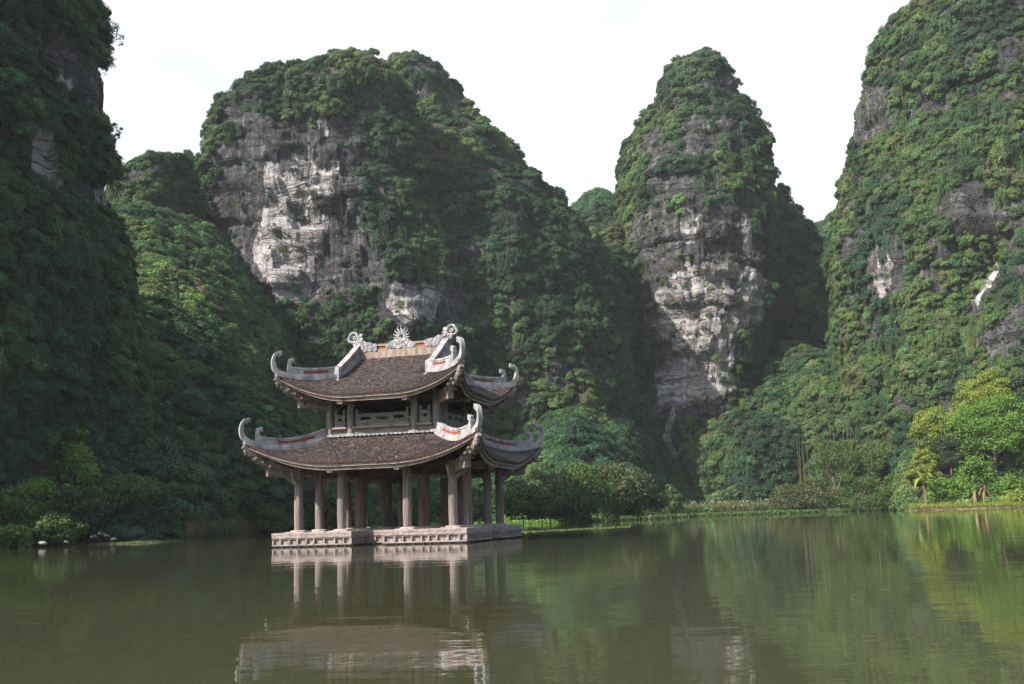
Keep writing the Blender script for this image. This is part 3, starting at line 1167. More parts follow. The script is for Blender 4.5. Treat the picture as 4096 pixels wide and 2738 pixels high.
# cloud scrolls on both ends of the ridge
for sx in (-1, 1):
    mb = MB()
    cx, cz = sx * 2.87, 11.22
    P = []
    for i in range(41):
        t = 2 * math.pi * i / 40
        r = 0.225 * (1 + 0.30 * abs(math.cos(1.5 * (t - math.pi / 2))))
        P.append((cx + sx * r * 1.08 * math.cos(t), 0, cz + r * 0.98 * math.sin(t)))
    mb.tube(P, 0.075, 8, 1.5, (0, 1, 0))
    spiral(mb, cx - sx * 0.03, cz - 0.02, 0.13, 0, 1.3, math.pi / 2 * (1 - sx), sx, 0.05)
    st = [(cx - sx * 0.24, 0, cz - 0.02), (cx - sx * 0.30, 0, cz - 0.15), (cx - sx * 0.32, 0, cz - 0.30), (cx - sx * 0.30, 0, cz - 0.46), (cx - sx * 0.42, 0, cz - 0.60)]
    mb.tube(st, [0.07, 0.10, 0.12, 0.13, 0.10], 8, 1.2, (0, 1, 0))
    for dx, dz, r in ((0.40, 0.10, 0.09), (0.43, -0.10, 0.09), (0.40, -0.26, 0.08)):
        spiral(mb, cx - sx * dx, cz + dz, r, 0, 1.3, 0, 1, 0.055)
        mb.disc((cx - sx * dx, 0, cz + dz), (0, 1, 0), r * 0.9, 0.12, 12)
    mb.disc((cx - sx * 0.13, 0, cz - 0.36), (0, 1, 0), 0.15, 0.20, 14)
    spiral(mb, cx - sx * 0.13, cz - 0.36, 0.15, -0.11, 1.3, 0, 1, 0.04)
    spiral(mb, cx - sx * 0.13, cz - 0.36, 0.15, 0.11, 1.3, 0, 1, 0.04)
    mb.build('cloud_scroll', M['relief'], MR, True)
# ---------------------------------------------------------------- rock, soil, water materials
def mat_rock(name, dark=(0.034, 0.035, 0.039), mid=(0.074, 0.075, 0.080), pale=(0.39, 0.38, 0.378)):
    m, nt, out = new_mat(name)
    tc = N(nt, 'ShaderNodeTexCoord').outputs['Object']
    pa = N(nt, 'ShaderNodeAttribute', attribute_name='pale').outputs['Fac']
    streak = noise(nt, mapped(nt, tc, (0.55, 0.55, 0.035)), 1.0, 7, 0.66)
    streak2 = noise(nt, mapped(nt, tc, (1.6, 1.6, 0.10), (5, 2, 9)), 1.0, 5, 0.6)
    patch = noise(nt, mapped(nt, tc, (0.12, 0.12, 0.09), (3, 8, 1)), 1.0, 6, 0.62)
    fine = noise(nt, mapped(nt, tc, (0.9, 0.9, 1.6)), 1.0, 7, 0.65)
    c = mixc(nt, ramp(nt, fine, [(0.32, 0.0), (0.68, 1.0)]), dark, mid)
    f1 = ramp(nt, streak, [(0.49, 0.0), (0.57, 1.0)])
    f2 = ramp(nt, streak2, [(0.44, 0.1), (0.56, 1.0)])
    f3 = ramp(nt, patch, [(0.44, 0.05), (0.60, 0.55)])
    amt = math_n(nt, 'MULTIPLY', math_n(nt, 'MULTIPLY', f1, f2), f3)
    # fresh pale scars keep some dark runs of lichen
    scar = math_n(nt, 'MULTIPLY', ramp(nt, math_n(nt, 'ADD', pa, math_n(nt, 'MULTIPLY', math_n(nt, 'SUBTRACT', math_n(nt, 'ADD', streak, streak2), 1.0), 1.7)), [(0.42, 0.0), (0.66, 1.0)]), ramp(nt, streak, [(0.32, 0.25), (0.46, 1.0)]))
    amt = math_n(nt, 'MAXIMUM', amt, scar, True)
    pc = mixc(nt, ramp(nt, patch, [(0.4, 0.0), (0.65, 1.0)]), pale, (0.25, 0.24, 0.238))
    # dark lichen runs down the face
    c = mixc(nt, ramp(nt, streak2, [(0.40, 0.75), (0.52, 0.0)]), c, (0.020, 0.020, 0.024))
    c = mixc(nt, math_n(nt, 'MULTIPLY', amt, 0.92), c, pc)
    # bedding planes and vertical joints
    sx = N(nt, 'ShaderNodeSeparateXYZ'); L(nt, tc, sx.inputs[0])
    w1 = noise(nt, mapped(nt, tc, (0.10, 0.10, 0.10)), 1.0, 4, 0.55)
    w2 = noise(nt, mapped(nt, tc, (0.5, 0.5, 0.5), (4, 4, 4)), 1.0, 3, 0.5)
    hz = math_n(nt, 'ADD', math_n(nt, 'ADD', math_n(nt, 'MULTIPLY', sx.outputs[0], 0.85), math_n(nt, 'MULTIPLY', sx.outputs[1], 0.6)), math_n(nt, 'MULTIPLY', w2, 1.2))
    vz = math_n(nt, 'ADD', math_n(nt, 'ADD', sx.outputs[2], math_n(nt, 'MULTIPLY', w1, 9.0)), math_n(nt, 'MULTIPLY', w2, 0.5))
    cx = N(nt, 'ShaderNodeCombineXYZ'); L(nt, hz, cx.inputs[0]); L(nt, vz, cx.inputs[1])
    def contour(sc, loc, wd, detail=4.0):
        n_ = noise(nt, mapped(nt, cx.outputs[0], sc, loc), 1.0, detail, 0.5)
        return ramp(nt, n_, [(0.5 - wd, 0.0), (0.5, 1.0), (0.5 + wd, 0.0)])
    brk = ramp(nt, noise(nt, mapped(nt, tc, (0.15, 0.15, 0.25), (2, 6, 3)), 1.0, 3, 0.5), [(0.38, 0.15), (0.58, 1.0)])
    bed1 = contour((0.030, 0.22, 1), (0, 0, 0), 0.022)
    bed2 = contour((0.075, 0.60, 1), (3, 7, 0), 0.030)
    ver1 = contour((0.34, 0.045, 1), (8, 1, 0), 0.018)
    ver2 = contour((0.95, 0.15, 1), (2, 4, 0), 0.030)
    crk = math_n(nt, 'MAXIMUM', bed1, math_n(nt, 'MULTIPLY', bed2, math_n(nt, 'MULTIPLY', brk, 0.8)))
    crk = math_n(nt, 'MAXIMUM', crk, math_n(nt, 'MULTIPLY', math_n(nt, 'MAXIMUM', math_n(nt, 'MULTIPLY', ver1, 0.8), math_n(nt, 'MULTIPLY', ver2, 0.5)), brk))
    blk = noise(nt, mapped(nt, cx.outputs[0], (0.16, 0.45, 1), (5, 5, 0)), 1.0, 2, 0.5)
    c = mixc(nt, ramp(nt, blk, [(0.38, 0.25), (0.50, 0.0)]), c, (0.016, 0.016, 0.019))
    c = mixc(nt, math_n(nt, 'MULTIPLY', crk, 0.80), c, (0.014, 0.014, 0.016))
    # soil and moss wherever the forest has a foothold
    rk = N(nt, 'ShaderNodeAttribute', attribute_name='rocky').outputs['Fac']
    sn = noise(nt, mapped(nt, tc, (0.6, 0.6, 0.6)), 1.0, 5, 0.6)
    soil = mixc(nt, sn, (0.016, 0.026, 0.012), (0.035, 0.048, 0.022))
    rf = ramp(nt, math_n(nt, 'ADD', rk, math_n(nt, 'MULTIPLY', math_n(nt, 'SUBTRACT', fine, 0.5), 0.6)), [(0.30, 0.0), (0.5, 1.0)])
    c = mixc(nt, rf, soil, c)
    h = math_n(nt, 'SUBTRACT', math_n(nt, 'MULTIPLY', fine, 1.0), math_n(nt, 'MULTIPLY', crk, 0.9))
    principled(nt, out, c, 0.9, bump(nt, h, 0.9, 0.45, bump(nt, streak2, 0.5, 0.4)), 0.2)
    return m

M['rock'] = mat_rock('limestone')

def mat_soil():
    m, nt, out = new_mat('forest_floor')
    tc = N(nt, 'ShaderNodeTexCoord').outputs['Object']
    n = noise(nt, tc, 0.6, 6, 0.6)
    c = ramp(nt, n, [(0.3, (0.018, 0.022, 0.012)), (0.6, (0.030, 0.042, 0.018)), (0.8, (0.05, 0.045, 0.028))])
    principled(nt, out, c, 0.95, bump(nt, n, 0.8, 0.6), 0.1)
    return m
M['soil'] = mat_soil()

def mat_water():
    m, nt, out = new_mat('lake_water')
    geo = N(nt, 'ShaderNodeNewGeometry')
    pos = geo.outputs['Position']
    big = noise(nt, mapped(nt, pos, (0.05, 0.09, 0.05)), 1.0, 3, 0.5)
    r1 = noise(nt, mapped(nt, pos, (0.9, 1.5, 1.0)), 1.0, 3, 0.5, 0.4)
    r2 = noise(nt, mapped(nt, pos, (3.0, 5.0, 1.0), (4, 1, 0)), 1.0, 3, 0.55)
    r3 = noise(nt, mapped(nt, pos, (0.22, 0.42, 1.0), (9, 3, 0)), 1.0, 2, 0.5)
    calm = ramp(nt, big, [(0.35, 0.45), (0.65, 1.0)])
    h = math_n(nt, 'ADD', math_n(nt, 'MULTIPLY', r1, 1.0), math_n(nt, 'MULTIPLY', r2, 0.18))
    h = math_n(nt, 'ADD', math_n(nt, 'MULTIPLY', h, calm), math_n(nt, 'MULTIPLY', r3, 1.6))
    nb = bump(nt, h, 1.0, WATER_BUMP)
    murk = noise(nt, mapped(nt, pos, (0.08, 0.08, 1)), 1.0, 4, 0.5)
    body = mixc(nt, murk, (0.038, 0.042, 0.020), (0.050, 0.053, 0.026))
    p = principled(nt, out, body, 0.02, nb, 0.5)
    p = nt.nodes.get('Principled BSDF')
    p.inputs['IOR'].default_value = 1.33
    return m
WATER_BUMP = 0.006
M['water'] = mat_water()
wv_ = [(-500, -120, 0), (500, -120, 0), (500, 330, 0), (-500, 330, 0)]
tag(mesh_obj('lake_water', wv_, [(0, 1, 2, 3)], M['water']), 'calm murky olive green lake reflecting the hills', kind='structure')

# ---------------------------------------------------------------- shore line and the ground behind it
shore_px = [(-900, 2262), (-400, 2222), (0, 2193), (260, 2182), (560, 2174), (800, 2160), (1074, 2140), (1300, 2122), (1500, 2112), (1750, 2104), (2000, 2097), (2300, 2091),
            (2600, 2078), (2800, 2066), (3000, 2057), (3200, 2052), (3400, 2046), (3560, 2042), (3640, 2040), (3800, 2036), (4000, 2032), (4200, 2028), (4800, 2022)]
_sh = np.array([on_water(x, y, 235.0) for x, y in shore_px])
for i, (x, y) in enumerate(shore_px):
    if x >= 3600:
        d = ray(x, y)
        _sh[i] = d[:2] * (190.0 / d[1])
SH_TH = np.arctan2(_sh[:, 0], _sh[:, 1])
SH_R = np.hypot(_sh[:, 0], _sh[:, 1])
def shore_r(th):
    r = np.interp(th, SH_TH, SH_R)
    return r

def land_z(x, y):
    x, y = np.asarray(x, float), np.asarray(y, float)
    th, r = np.arctan2(x, y), np.hypot(x, y)
    rs = shore_r(th)
    d = r - rs
    P = np.stack([x, y, 0 * x], 1)
    wob = fbm(P, 14, 3, 5) * 0.6
    z = np.where(d < 0, np.maximum(-2.2, d * 0.25), 0)
    flat = np.interp(th, [R(-40), R(-16), R(-5), R(6), R(8.2), R(9.6), R(11.5), R(14), R(20), R(40)], [3, 4, 8, 10, 34, 34, 16, 16, 8, 6])
    slope = np.interp(th, [R(-40), R(-16), R(-8), R(4), R(12), R(18), R(24), R(40)], [0.55, 0.5, 0.43, 0.42, 0.36, 0.40, 0.50, 0.5])
    up = np.clip(d, 0, None)
    z = z + np.minimum(up * 0.10, 0.5) + np.clip(up - flat, 0, None) * slope + wob * np.clip(up / 8, 0, 1)
    z = z + fbm(P, 30, 3, 9) * 4.0 * np.clip((up - flat) / 30, 0, 1)
    cap = 75 + fbm(P, 60, 2, 3) * 10
    return np.where(z > cap, cap + (z - cap) * 0.1, z)

def build_ground():
    nth, nr = 420, 150
    ths = np.linspace(R(-62), R(62), nth)
    tr = np.linspace(0, 1, nr)
    rs = shore_r(ths)
    off = -9 + 420 * tr ** 2.2
    T, O = np.meshgrid(ths, off)
    RR = np.maximum(rs[None, :] + O, 5)
    X, Y = RR * np.sin(T), RR * np.cos(T)
    Z = land_z(X.ravel(), Y.ravel())
    V = np.stack([X.ravel(), Y.ravel(), Z], 1)
    idx = np.arange(nr * nth).reshape(nr, nth)
    Fq = np.stack([idx[:-1, :-1].ravel(), idx[:-1, 1:].ravel(), idx[1:, 1:].ravel(), idx[1:, :-1].ravel()], 1)
    o = mesh_obj('ground', V, Fq, M['soil'], smooth=True)
    tag(o, 'wooded ground sloping up from the shore to the cliffs', kind='structure')
    return o
GROUND = build_ground()
bed = mesh_obj('lake_bed', [(-520, -130, -2.6), (520, -130, -2.6), (520, 360, -2.6), (-520, 360, -2.6)], [(0, 1, 2, 3)], M['soil'])
tag(bed, 'muddy bed under the lake', kind='structure')

# ---------------------------------------------------------------- karst hills
ROCK_POLYS = {
    'dome': [[(500, 335), (560, 300), (640, 290), (700, 255), (830, 268), (842, 360), (812, 420), (835, 520), (885, 575), (880, 640), (760, 690), (700, 702), (600, 690), (520, 650), (495, 560), (490, 420)],
             [(870, 625), (1000, 640), (1095, 705), (1090, 745), (900, 750), (860, 700)]],
    'flank': [[(870, 590), (1000, 635), (1100, 700), (1095, 748), (900, 760), (850, 700)]],
    'tower': [[(1440, 500), (1500, 470), (1560, 490), (1600, 450), (1720, 470), (1750, 600), (1758, 740), (1705, 760), (1690, 900), (1580, 910), (1560, 950), (1500, 945), (1488, 850), (1520, 820), (1468, 745), (1465, 600)],
              [(1525, 940), (1572, 940), (1568, 1110), (1530, 1110)], [(1398, 880), (1440, 875), (1432, 925), (1396, 922)],
              [(1535, 300), (1600, 262), (1640, 300), (1650, 370), (1590, 360)], [(1500, 400), (1560, 380), (1640, 440), (1600, 455), (1480, 450)], [(1655, 260), (1700, 290), (1715, 380), (1670, 350)]],
    'east': [[(1945, 205), (2055, 190), (2040, 290), (1965, 335), (1940, 300)], [(1985, 560), (2060, 535), (2072, 640), (2045, 692), (1998, 695)]],
    'spur': [[(2205, 640), (2300, 560), (2295, 640), (2210, 715)], [(2285, 400), (2346, 380), (2346, 590), (2290, 520)], [(2270, 20), (2400, -10), (2400, 70), (2290, 100)], [(2230, 760), (2346, 720), (2346, 800), (2260, 830)]],
    'west': [[(60, 70), (150, 60), (248, 180), (250, 290), (180, 230), (135, 205)], [(50, 265), (130, 300), (145, 440), (80, 420)], [(150, 395), (268, 415), (268, 492), (150, 470)]],
}
PALE_POLYS = [[(60, 270), (140, 300), (142, 440), (85, 420)], [(215, 425), (266, 425), (262, 492), (215, 485)], [(70, 75), (105, 80), (100, 115), (72, 105)], [(140, 180), (180, 200), (185, 260), (150, 240)],
              [(600, 370), (790, 385), (770, 425), (715, 440), (760, 500), (722, 590), (722, 690), (640, 695), (600, 650), (578, 560), (620, 470)],
              [(880, 640), (1010, 650), (990, 735), (930, 745), (890, 700)],
              [(1480, 700), (1570, 600), (1750, 620), (1755, 735), (1690, 745), (1670, 800), (1690, 900), (1580, 915), (1545, 950), (1500, 940), (1495, 850), (1540, 780), (1465, 735)],
              [(1560, 470), (1620, 500), (1600, 570), (1570, 560)], [(1690, 490), (1720, 490), (1730, 600), (1700, 590)], [(1532, 960), (1550, 960), (1546, 1100), (1530, 1100)],
              [(2012, 600), (2050, 572), (2056, 620), (2025, 690), (2003, 690)], [(2215, 640), (2300, 570), (2280, 640), (2212, 700)], [(720, 265), (748, 265), (745, 300), (722, 300)]]

def jitter_view(V):
    pv = project(V)
    return pv + np.stack([fbm(V, 7, 3, 31), fbm(V, 7, 3, 57)], 1) * 26.0

GAPPY = {'tower': 0.20, 'east': 0.31, 'spur': 0.22, 'dome': 0.27, 'flank': 0.33, 'west': 0.5, 'tower_skirt': 0.36, 'shoulder': 0.45, 'saddle': 0.5, 'gap': 0.5, 'tower_back': 0.4}
def rocky(V, key):
    """1 where the hill shows bare rock"""
    jv = jitter_view(V)
    r = np.zeros(len(V), bool)
    for p in ROCK_POLYS.get(key, []):
        r |= in_poly(jv, p)
    if key in GAPPY:
        r |= fbm(V * np.array([1, 1, 1.5]), 11, 4, 61, 0.6) > GAPPY[key]
        r |= fbm(V * np.array([1, 1, 1.6]), 4.6, 3, 83, 0.6) > 0.30 + 0.5 * GAPPY[key] * (key == 'west')
    return r

HILLS = {}
def hill(key, Yc, left, right, df, db=None, label='', ntheta=220, nz=110, amp=1.0, ledge=0.6, shrink=14, drop=26, ex=2.3, zbot=-6.0, lean=0.0):
    """a solid limestone hill: rings whose half-widths follow an outline measured at its own distance Yc, df metres of depth at its foot"""
    lo = np.array([at(x + shrink, y + drop * (y < 600), Yc) for x, y in left])
    hi = np.array([at(x - shrink, y + drop * (y < 600), Yc) for x, y in right])
    lo, hi = lo[np.argsort(lo[:, 2])], hi[np.argsort(hi[:, 2])]
    ztop = max(lo[-1, 2], hi[-1, 2]) + 0.5
    t = np.linspace(0, 1, nz)
    zs = zbot + (ztop - zbot) * (1 - (1 - t) ** 1.35)
    xl = np.interp(zs, lo[:, 2], lo[:, 0])
    xr = np.interp(zs, hi[:, 2], hi[:, 0])
    w = np.maximum((xr - xl) / 2, 0.05)
    w[-1] = 0.02
    xc = (xl + xr) / 2
    w0 = w[:3].mean()
    dfz = df * (0.25 + 0.75 * np.clip(w / w0, 0, 1.3)) * np.clip(w / (0.08 * w0), 0, 1)
    dbz = (db or df * 1.3) * np.clip(w / w0, 0.02, 1.3)
    # more rings of vertices on the side that faces the lake
    a = np.linspace(0, 1, ntheta, endpoint=False)
    th = 2 * np.pi * a + 0.55 * np.sin(2 * np.pi * a)          # denser near a=0.5 -> theta=pi
    th = th + np.pi * 0.5                                        # theta = 3pi/2 is the front (-y)
    c, s = np.cos(th), np.sin(th)
    k = (np.abs(c) ** ex + np.abs(s) ** ex) ** (-1 / ex)
    c, s = c * k, s * k
    X = xc[:, None] + w[:, None] * c[None, :]
    dep = np.where(s[None, :] < 0, dfz[:, None], dbz[:, None])
    Y = Yc + lean * (zs[:, None] / 100.0) + dep * s[None, :]
    Z = np.repeat(zs[:, None], ntheta, 1)
    V = np.stack([X.ravel(), Y.ravel(), Z.ravel()], 1)
    # outward direction
    nx, ny = (c / np.maximum(w0, 1))[None, :] + 0 * Z, (s / max(df, 1))[None, :] + 0 * Z
    l = np.hypot(nx, ny)
    nx, ny = (nx / l).ravel(), (ny / l).ravel()
    fade = np.clip(w / (0.15 * w0), 0.05, 1)[:, None] + 0 * Z
    fade = fade.ravel()
    disp = (fbm(V, 22, 3, 3 + len(HILLS)) * 5.0 + fbm(V * np.array([1, 1, 0.35]), 6.5, 3, 8) * 2.0) * amp
    # bedding: strata step in and out, vertical joints cut them into blocks
    sz = V[:, 2] + fbm(V, 40, 2, 77) * 2.0
    warp = fbm(V, 9, 2, 41) * 1.2
    for thick, sd, kk in ((4.3, 1, 1.0), (1.7, 2, 0.45)):
        li = np.floor(sz / thick)
        arc = np.floor((V[:, 0] * 0.8 + V[:, 1] * 0.6 + warp) / (thick * 1.3) + _hash(li, li * 0, li * 0, 5) * 3)
        disp += ledge * kk * (_hash(li, arc, li * 0, sd) - 0.5) * 2.0
        disp += ledge * kk * 0.7 * (_hash(li, li * 0, li * 0, sd + 9) - 0.5) * 2.0
    V[:, 0] += nx * disp * fade
    V[:, 1] += ny * disp * fade
    V[:, 2] += fbm(V, 12, 3, 21) * 1.5 * fade * (V[:, 2] > 2)
    idx = np.arange(nz * ntheta).reshape(nz, ntheta)
    nxt = np.roll(idx, -1, 1)
    Fq = np.stack([idx[:-1].ravel(), nxt[:-1].ravel(), nxt[1:].ravel(), idx[1:].ravel()], 1)
    o = mesh_obj('limestone_hill', V, Fq, M['rock'])
    tag(o, label, kind='structure')
    jv = jitter_view(V)
    pale = np.zeros(len(V), np.float32)
    for p in PALE_POLYS:
        pale[in_poly(jv, p)] = 1.0
    P2 = pale.reshape(nz, ntheta)
    R2 = rocky(V, key).astype(np.float32).reshape(nz, ntheta)
    for _ in range(2):
        R2 = (R2 + np.roll(R2, 1, 1) + np.roll(R2, -1, 1) + np.vstack([R2[1:], R2[-1:]]) + np.vstack([R2[:1], R2[:-1]])) / 5
        P2 = (P2 + np.roll(P2, 1, 1) + np.roll(P2, -1, 1) + np.vstack([P2[1:], P2[-1:]]) + np.vstack([P2[:1], P2[:-1]])) / 5
    at_ = o.data.attributes.new('pale', 'FLOAT', 'POINT')
    at_.data.foreach_set('value', P2.ravel().astype(np.float32))
    at_ = o.data.attributes.new('rocky', 'FLOAT', 'POINT')
    at_.data.foreach_set('value', R2.ravel().astype(np.float32))
    HILLS[key] = o
    return o

hill('dome', 250, [(800, 126), (760, 140), (690, 155), (640, 165), (600, 190), (545, 230), (515, 270), (488, 310), (485, 380), (488, 480), (495, 600), (498, 700), (488, 800), (478, 1000), (470, 1180)],
     [(850, 130), (885, 148), (930, 200), (965, 300), (1000, 420), (1040, 560), (1090, 680), (1140, 900), (1180, 1180)], 24, label='broad domed limestone hill with a pale scarred cliff behind the pavilion', ntheta=420, nz=210, ledge=0.9)
hill('shoulder', 255, [(430, 352), (380, 380), (335, 405), (300, 440), (280, 500), (260, 700), (240, 1180)], [(470, 348), (486, 400), (486, 560), (500, 800), (520, 1180)], 32,
     label='low green shoulder on the left of the domed hill', amp=1.0)
hill('flank', 285, [(930, 140), (895, 160), (860, 250), (820, 400), (790, 600), (780, 1180)],
     [(970, 140), (990, 150), (1030, 180), (1070, 210), (1080, 240), (1120, 285), (1150, 320), (1190, 350), (1230, 400), (1270, 420), (1320, 470), (1360, 520), (1420, 640), (1480, 900), (1500, 1180)], 44,
     label='wooded second summit sloping down to the right of the dome', ntheta=260, nz=130, ledge=0.7)
hill('saddle', 400, [(1345, 463), (1290, 520), (1200, 700), (1100, 1180)], [(1375, 466), (1440, 560), (1520, 800), (1600, 1180)], 130, label='wooded saddle between the domed hill and the tower hill')
hill('tower', 305, [(1600, 106), (1572, 115), (1545, 140), (1490, 165), (1476, 205), (1460, 240), (1454, 290), (1440, 330), (1422, 380), (1407, 430), (1400, 465), (1400, 520), (1400, 600), (1400, 700), (1400, 900), (1400, 1180)],
     [(1612, 106), (1640, 118), (1676, 160), (1694, 210), (1714, 270), (1750, 330), (1766, 400), (1776, 480), (1772, 600), (1768, 740), (1730, 900), (1710, 1180)], 30,
     label='tall tower-like limestone hill with a pale cliff down its middle', ntheta=420, nz=230, ledge=1.0, ex=2.5)
hill('tower_back', 335, [(1770, 402), (1700, 500), (1650, 1180)], [(1780, 402), (1806, 430), (1812, 480), (1842, 508), (1880, 570), (1950, 800), (2000, 1180)], 40, label='dark wooded shoulder behind the right side of the tower hill')
hill('tower_skirt', 302, [(1410, 505), (1370, 515), (1330, 570), (1282, 640), (1252, 800), (1225, 950), (1190, 1180)], [(1430, 510), (1452, 640), (1460, 800), (1462, 950), (1470, 1180)], 32,
     label='lush green buttress at the left foot of the tower hill')
hill('tower_apron', 300, [(1765, 790), (1715, 830), (1670, 900), (1600, 965), (1585, 1010), (1575, 1180)], [(1780, 790), (1860, 830), (1950, 880), (2060, 950), (2180, 1180)], 52,
     label='dark wooded slope at the right foot of the tower hill', drop=0, amp=1.3, ex=1.9)
hill('foot_left', 266, [(1445, 905), (1400, 960), (1350, 1050), (1310, 1180)], [(1465, 900), (1500, 960), (1518, 1050), (1524, 1180)], 13, label='low bushy mound at the left foot of the tower cliff', drop=0, shrink=6, amp=0.5, ntheta=120, nz=50)
hill('foot_right', 268, [(1660, 955), (1612, 985), (1592, 1040), (1584, 1180)], [(1680, 952), (1760, 968), (1850, 1000), (1950, 1060), (2050, 1180)], 14, label='low bushy bank at the right foot of the tower cliff', drop=0, shrink=6, amp=1.0, ex=1.8, ntheta=160, nz=50)
hill('gap', 430, [(1855, 510), (1780, 600), (1700, 760), (1600, 1180)], [(1885, 512), (1960, 600), (2050, 800), (2150, 1180)], 150, label='dark wooded saddle between the tower and the right-hand massif')
hill('east', 255, [(2200, -140), (2060, 0), (2003, 40), (1983, 90), (1963, 150), (1948, 200), (1942, 250), (1944, 300), (1925, 340), (1920, 400), (1907, 450), (1893, 505), (1895, 560), (1905, 700), (1920, 850), (1930, 1000), (1940, 1180)],
     [(2500, -150), (2700, 0), (2900, 600), (3000, 1180)], 40, label='huge green limestone massif filling the right edge', ntheta=360, nz=170, amp=1.1, ledge=0.9, ex=2.1, shrink=26)
hill('spur', 222, [(2340, 340), (2290, 450), (2250, 560), (2212, 680), (2200, 750), (2185, 900), (2175, 1180)], [(2440, 340), (2700, 700), (2800, 1180)], 20, label='rocky spur in front of the right-hand massif', ntheta=240, nz=120, ledge=0.9)
hill('west', 105, [(-900, -420), (-1100, 400), (-1200, 1230)],
     [(-60, -420), (200, -120), (236, 0), (262, 60), (266, 100), (246, 170), (246, 240), (258, 290), (272, 330), (284, 390), (268, 440), (268, 490), (285, 600), (300, 700), (320, 850), (335, 1230)], 40, 13,
     label='towering dark cliff hill rising out of the left edge', ntheta=420, nz=200, amp=0.42, ledge=0.45, shrink=26, drop=0, ex=2.0)
hill('west_skirt', 128, [(240, 520), (0, 600), (-300, 1230)], [(295, 530), (318, 620), (342, 690), (396, 750), (430, 820), (520, 850), (615, 900), (690, 960), (750, 1040), (790, 1230)], 16, 14,
     label='dark jungle slope running down from the left cliff behind the pavilion', amp=0.6, ledge=0.3, shrink=44, drop=30, ntheta=280)
# ---------------------------------------------------------------- leaves
def mat_leaf_tinted():
    m, nt, out = new_mat('hillside_leaves')
    tint = N(nt, 'ShaderNodeAttribute', attribute_type='INSTANCER', attribute_name='tint').outputs['Fac']
    val = N(nt, 'ShaderNodeAttribute', attribute_type='INSTANCER', attribute_name='value').outputs['Fac']
    isl = N(nt, 'ShaderNodeNewGeometry').outputs['Random Per Island']
    c = ramp(nt, tint, [(0.0, (0.020, 0.056, 0.032)), (0.30, (0.031, 0.080, 0.036)), (0.55, (0.049, 0.108, 0.040)), (0.78, (0.082, 0.148, 0.046)), (0.94, (0.105, 0.155, 0.052)), (1.0, (0.10, 0.11, 0.055))])
    k = math_n(nt, 'MULTIPLY', val, math_n(nt, 'ADD', math_n(nt, 'MULTIPLY', isl, 0.8), 0.75))
    c = mixc(nt, 1.0, c, k, 'MULTIPLY')
    leaf_shader(nt, out, c)
    return m

def leaf_shader(nt, out, c):
    p = N(nt, 'ShaderNodeBsdfPrincipled')
    L(nt, c, p.inputs['Base Color'])
    p.inputs['Roughness'].default_value = 0.55
    p.inputs['Specular IOR Level'].default_value = 0.28
    t = N(nt, 'ShaderNodeBsdfTranslucent')
    c2 = mixc(nt, 1.0, c, (1.15, 1.25, 0.6), 'MULTIPLY')
    L(nt, c2, t.inputs['Color'])
    mx = N(nt, 'ShaderNodeMixShader')
    mx.inputs[0].default_value = 0.25
    L(nt, p.outputs[0], mx.inputs[1])
    L(nt, t.outputs[0], mx.inputs[2])
    L(nt, mx.outputs[0], out.inputs['Surface'])

def mat_leaf(name, c0, c1, c2):
    m, nt, out = new_mat(name)
    isl = N(nt, 'ShaderNodeNewGeometry').outputs['Random Per Island']
    tc = N(nt, 'ShaderNodeTexCoord').outputs['Object']
    n = noise(nt, tc, 0.5, 3, 0.5)
    c = ramp(nt, math_n(nt, 'ADD', math_n(nt, 'MULTIPLY', isl, 0.6), math_n(nt, 'MULTIPLY', n, 0.4)), [(0.15, c0), (0.5, c1), (0.85, c2)])
    leaf_shader(nt, out, c)
    return m

M['leaf'] = mat_leaf_tinted()
M['bark'] = weathered('bark', (0.20, 0.16, 0.12), (0.06, 0.05, 0.04), scale=(3, 3, 0.6), sc=3, fine=12)
M['leaf_green'] = mat_leaf('mid_green_leaves', (0.031, 0.072, 0.021), (0.058, 0.117, 0.029), (0.104, 0.169, 0.044))
M['leaf_dark'] = mat_leaf('dark_green_leaves', (0.018, 0.044, 0.021), (0.034, 0.073, 0.029), (0.068, 0.114, 0.047))
M['leaf_olive'] = mat_leaf('olive_leaves', (0.044, 0.062, 0.026), (0.073, 0.096, 0.036), (0.117, 0.137, 0.057))
M['leaf_lime'] = mat_leaf('yellow_green_leaves', (0.108, 0.162, 0.022), (0.180, 0.240, 0.036), (0.276, 0.324, 0.066))
M['leaf_bright'] = mat_leaf('bright_green_leaves', (0.060, 0.144, 0.019), (0.102, 0.216, 0.031), (0.180, 0.300, 0.060))
M['leaf_blue'] = mat_leaf('bluish_green_leaves', (0.020, 0.042, 0.024), (0.038, 0.070, 0.036), (0.085, 0.120, 0.070))
M['leaf_bamboo'] = mat_leaf('bamboo_leaves', (0.040, 0.075, 0.022), (0.060, 0.105, 0.030), (0.085, 0.135, 0.042))
M['boulder'] = weathered('grey_boulder', (0.055, 0.053, 0.05), (0.02, 0.02, 0.02), sc=3, fine=10)
M['leaf_dry'] = mat_leaf('dry_brown_leaves', (0.12, 0.075, 0.035), (0.20, 0.13, 0.065), (0.30, 0.21, 0.12))
M['plume'] = mat_leaf('pale_plumes', (0.14, 0.14, 0.08), (0.20, 0.19, 0.13), (0.28, 0.26, 0.19))
M['reed'] = mat_leaf('reed_blades', (0.06, 0.09, 0.03), (0.10, 0.13, 0.05), (0.17, 0.18, 0.09))
M['dry_reed'] = mat_leaf('dry_reed_blades', (0.08, 0.075, 0.035), (0.13, 0.12, 0.06), (0.20, 0.17, 0.10))

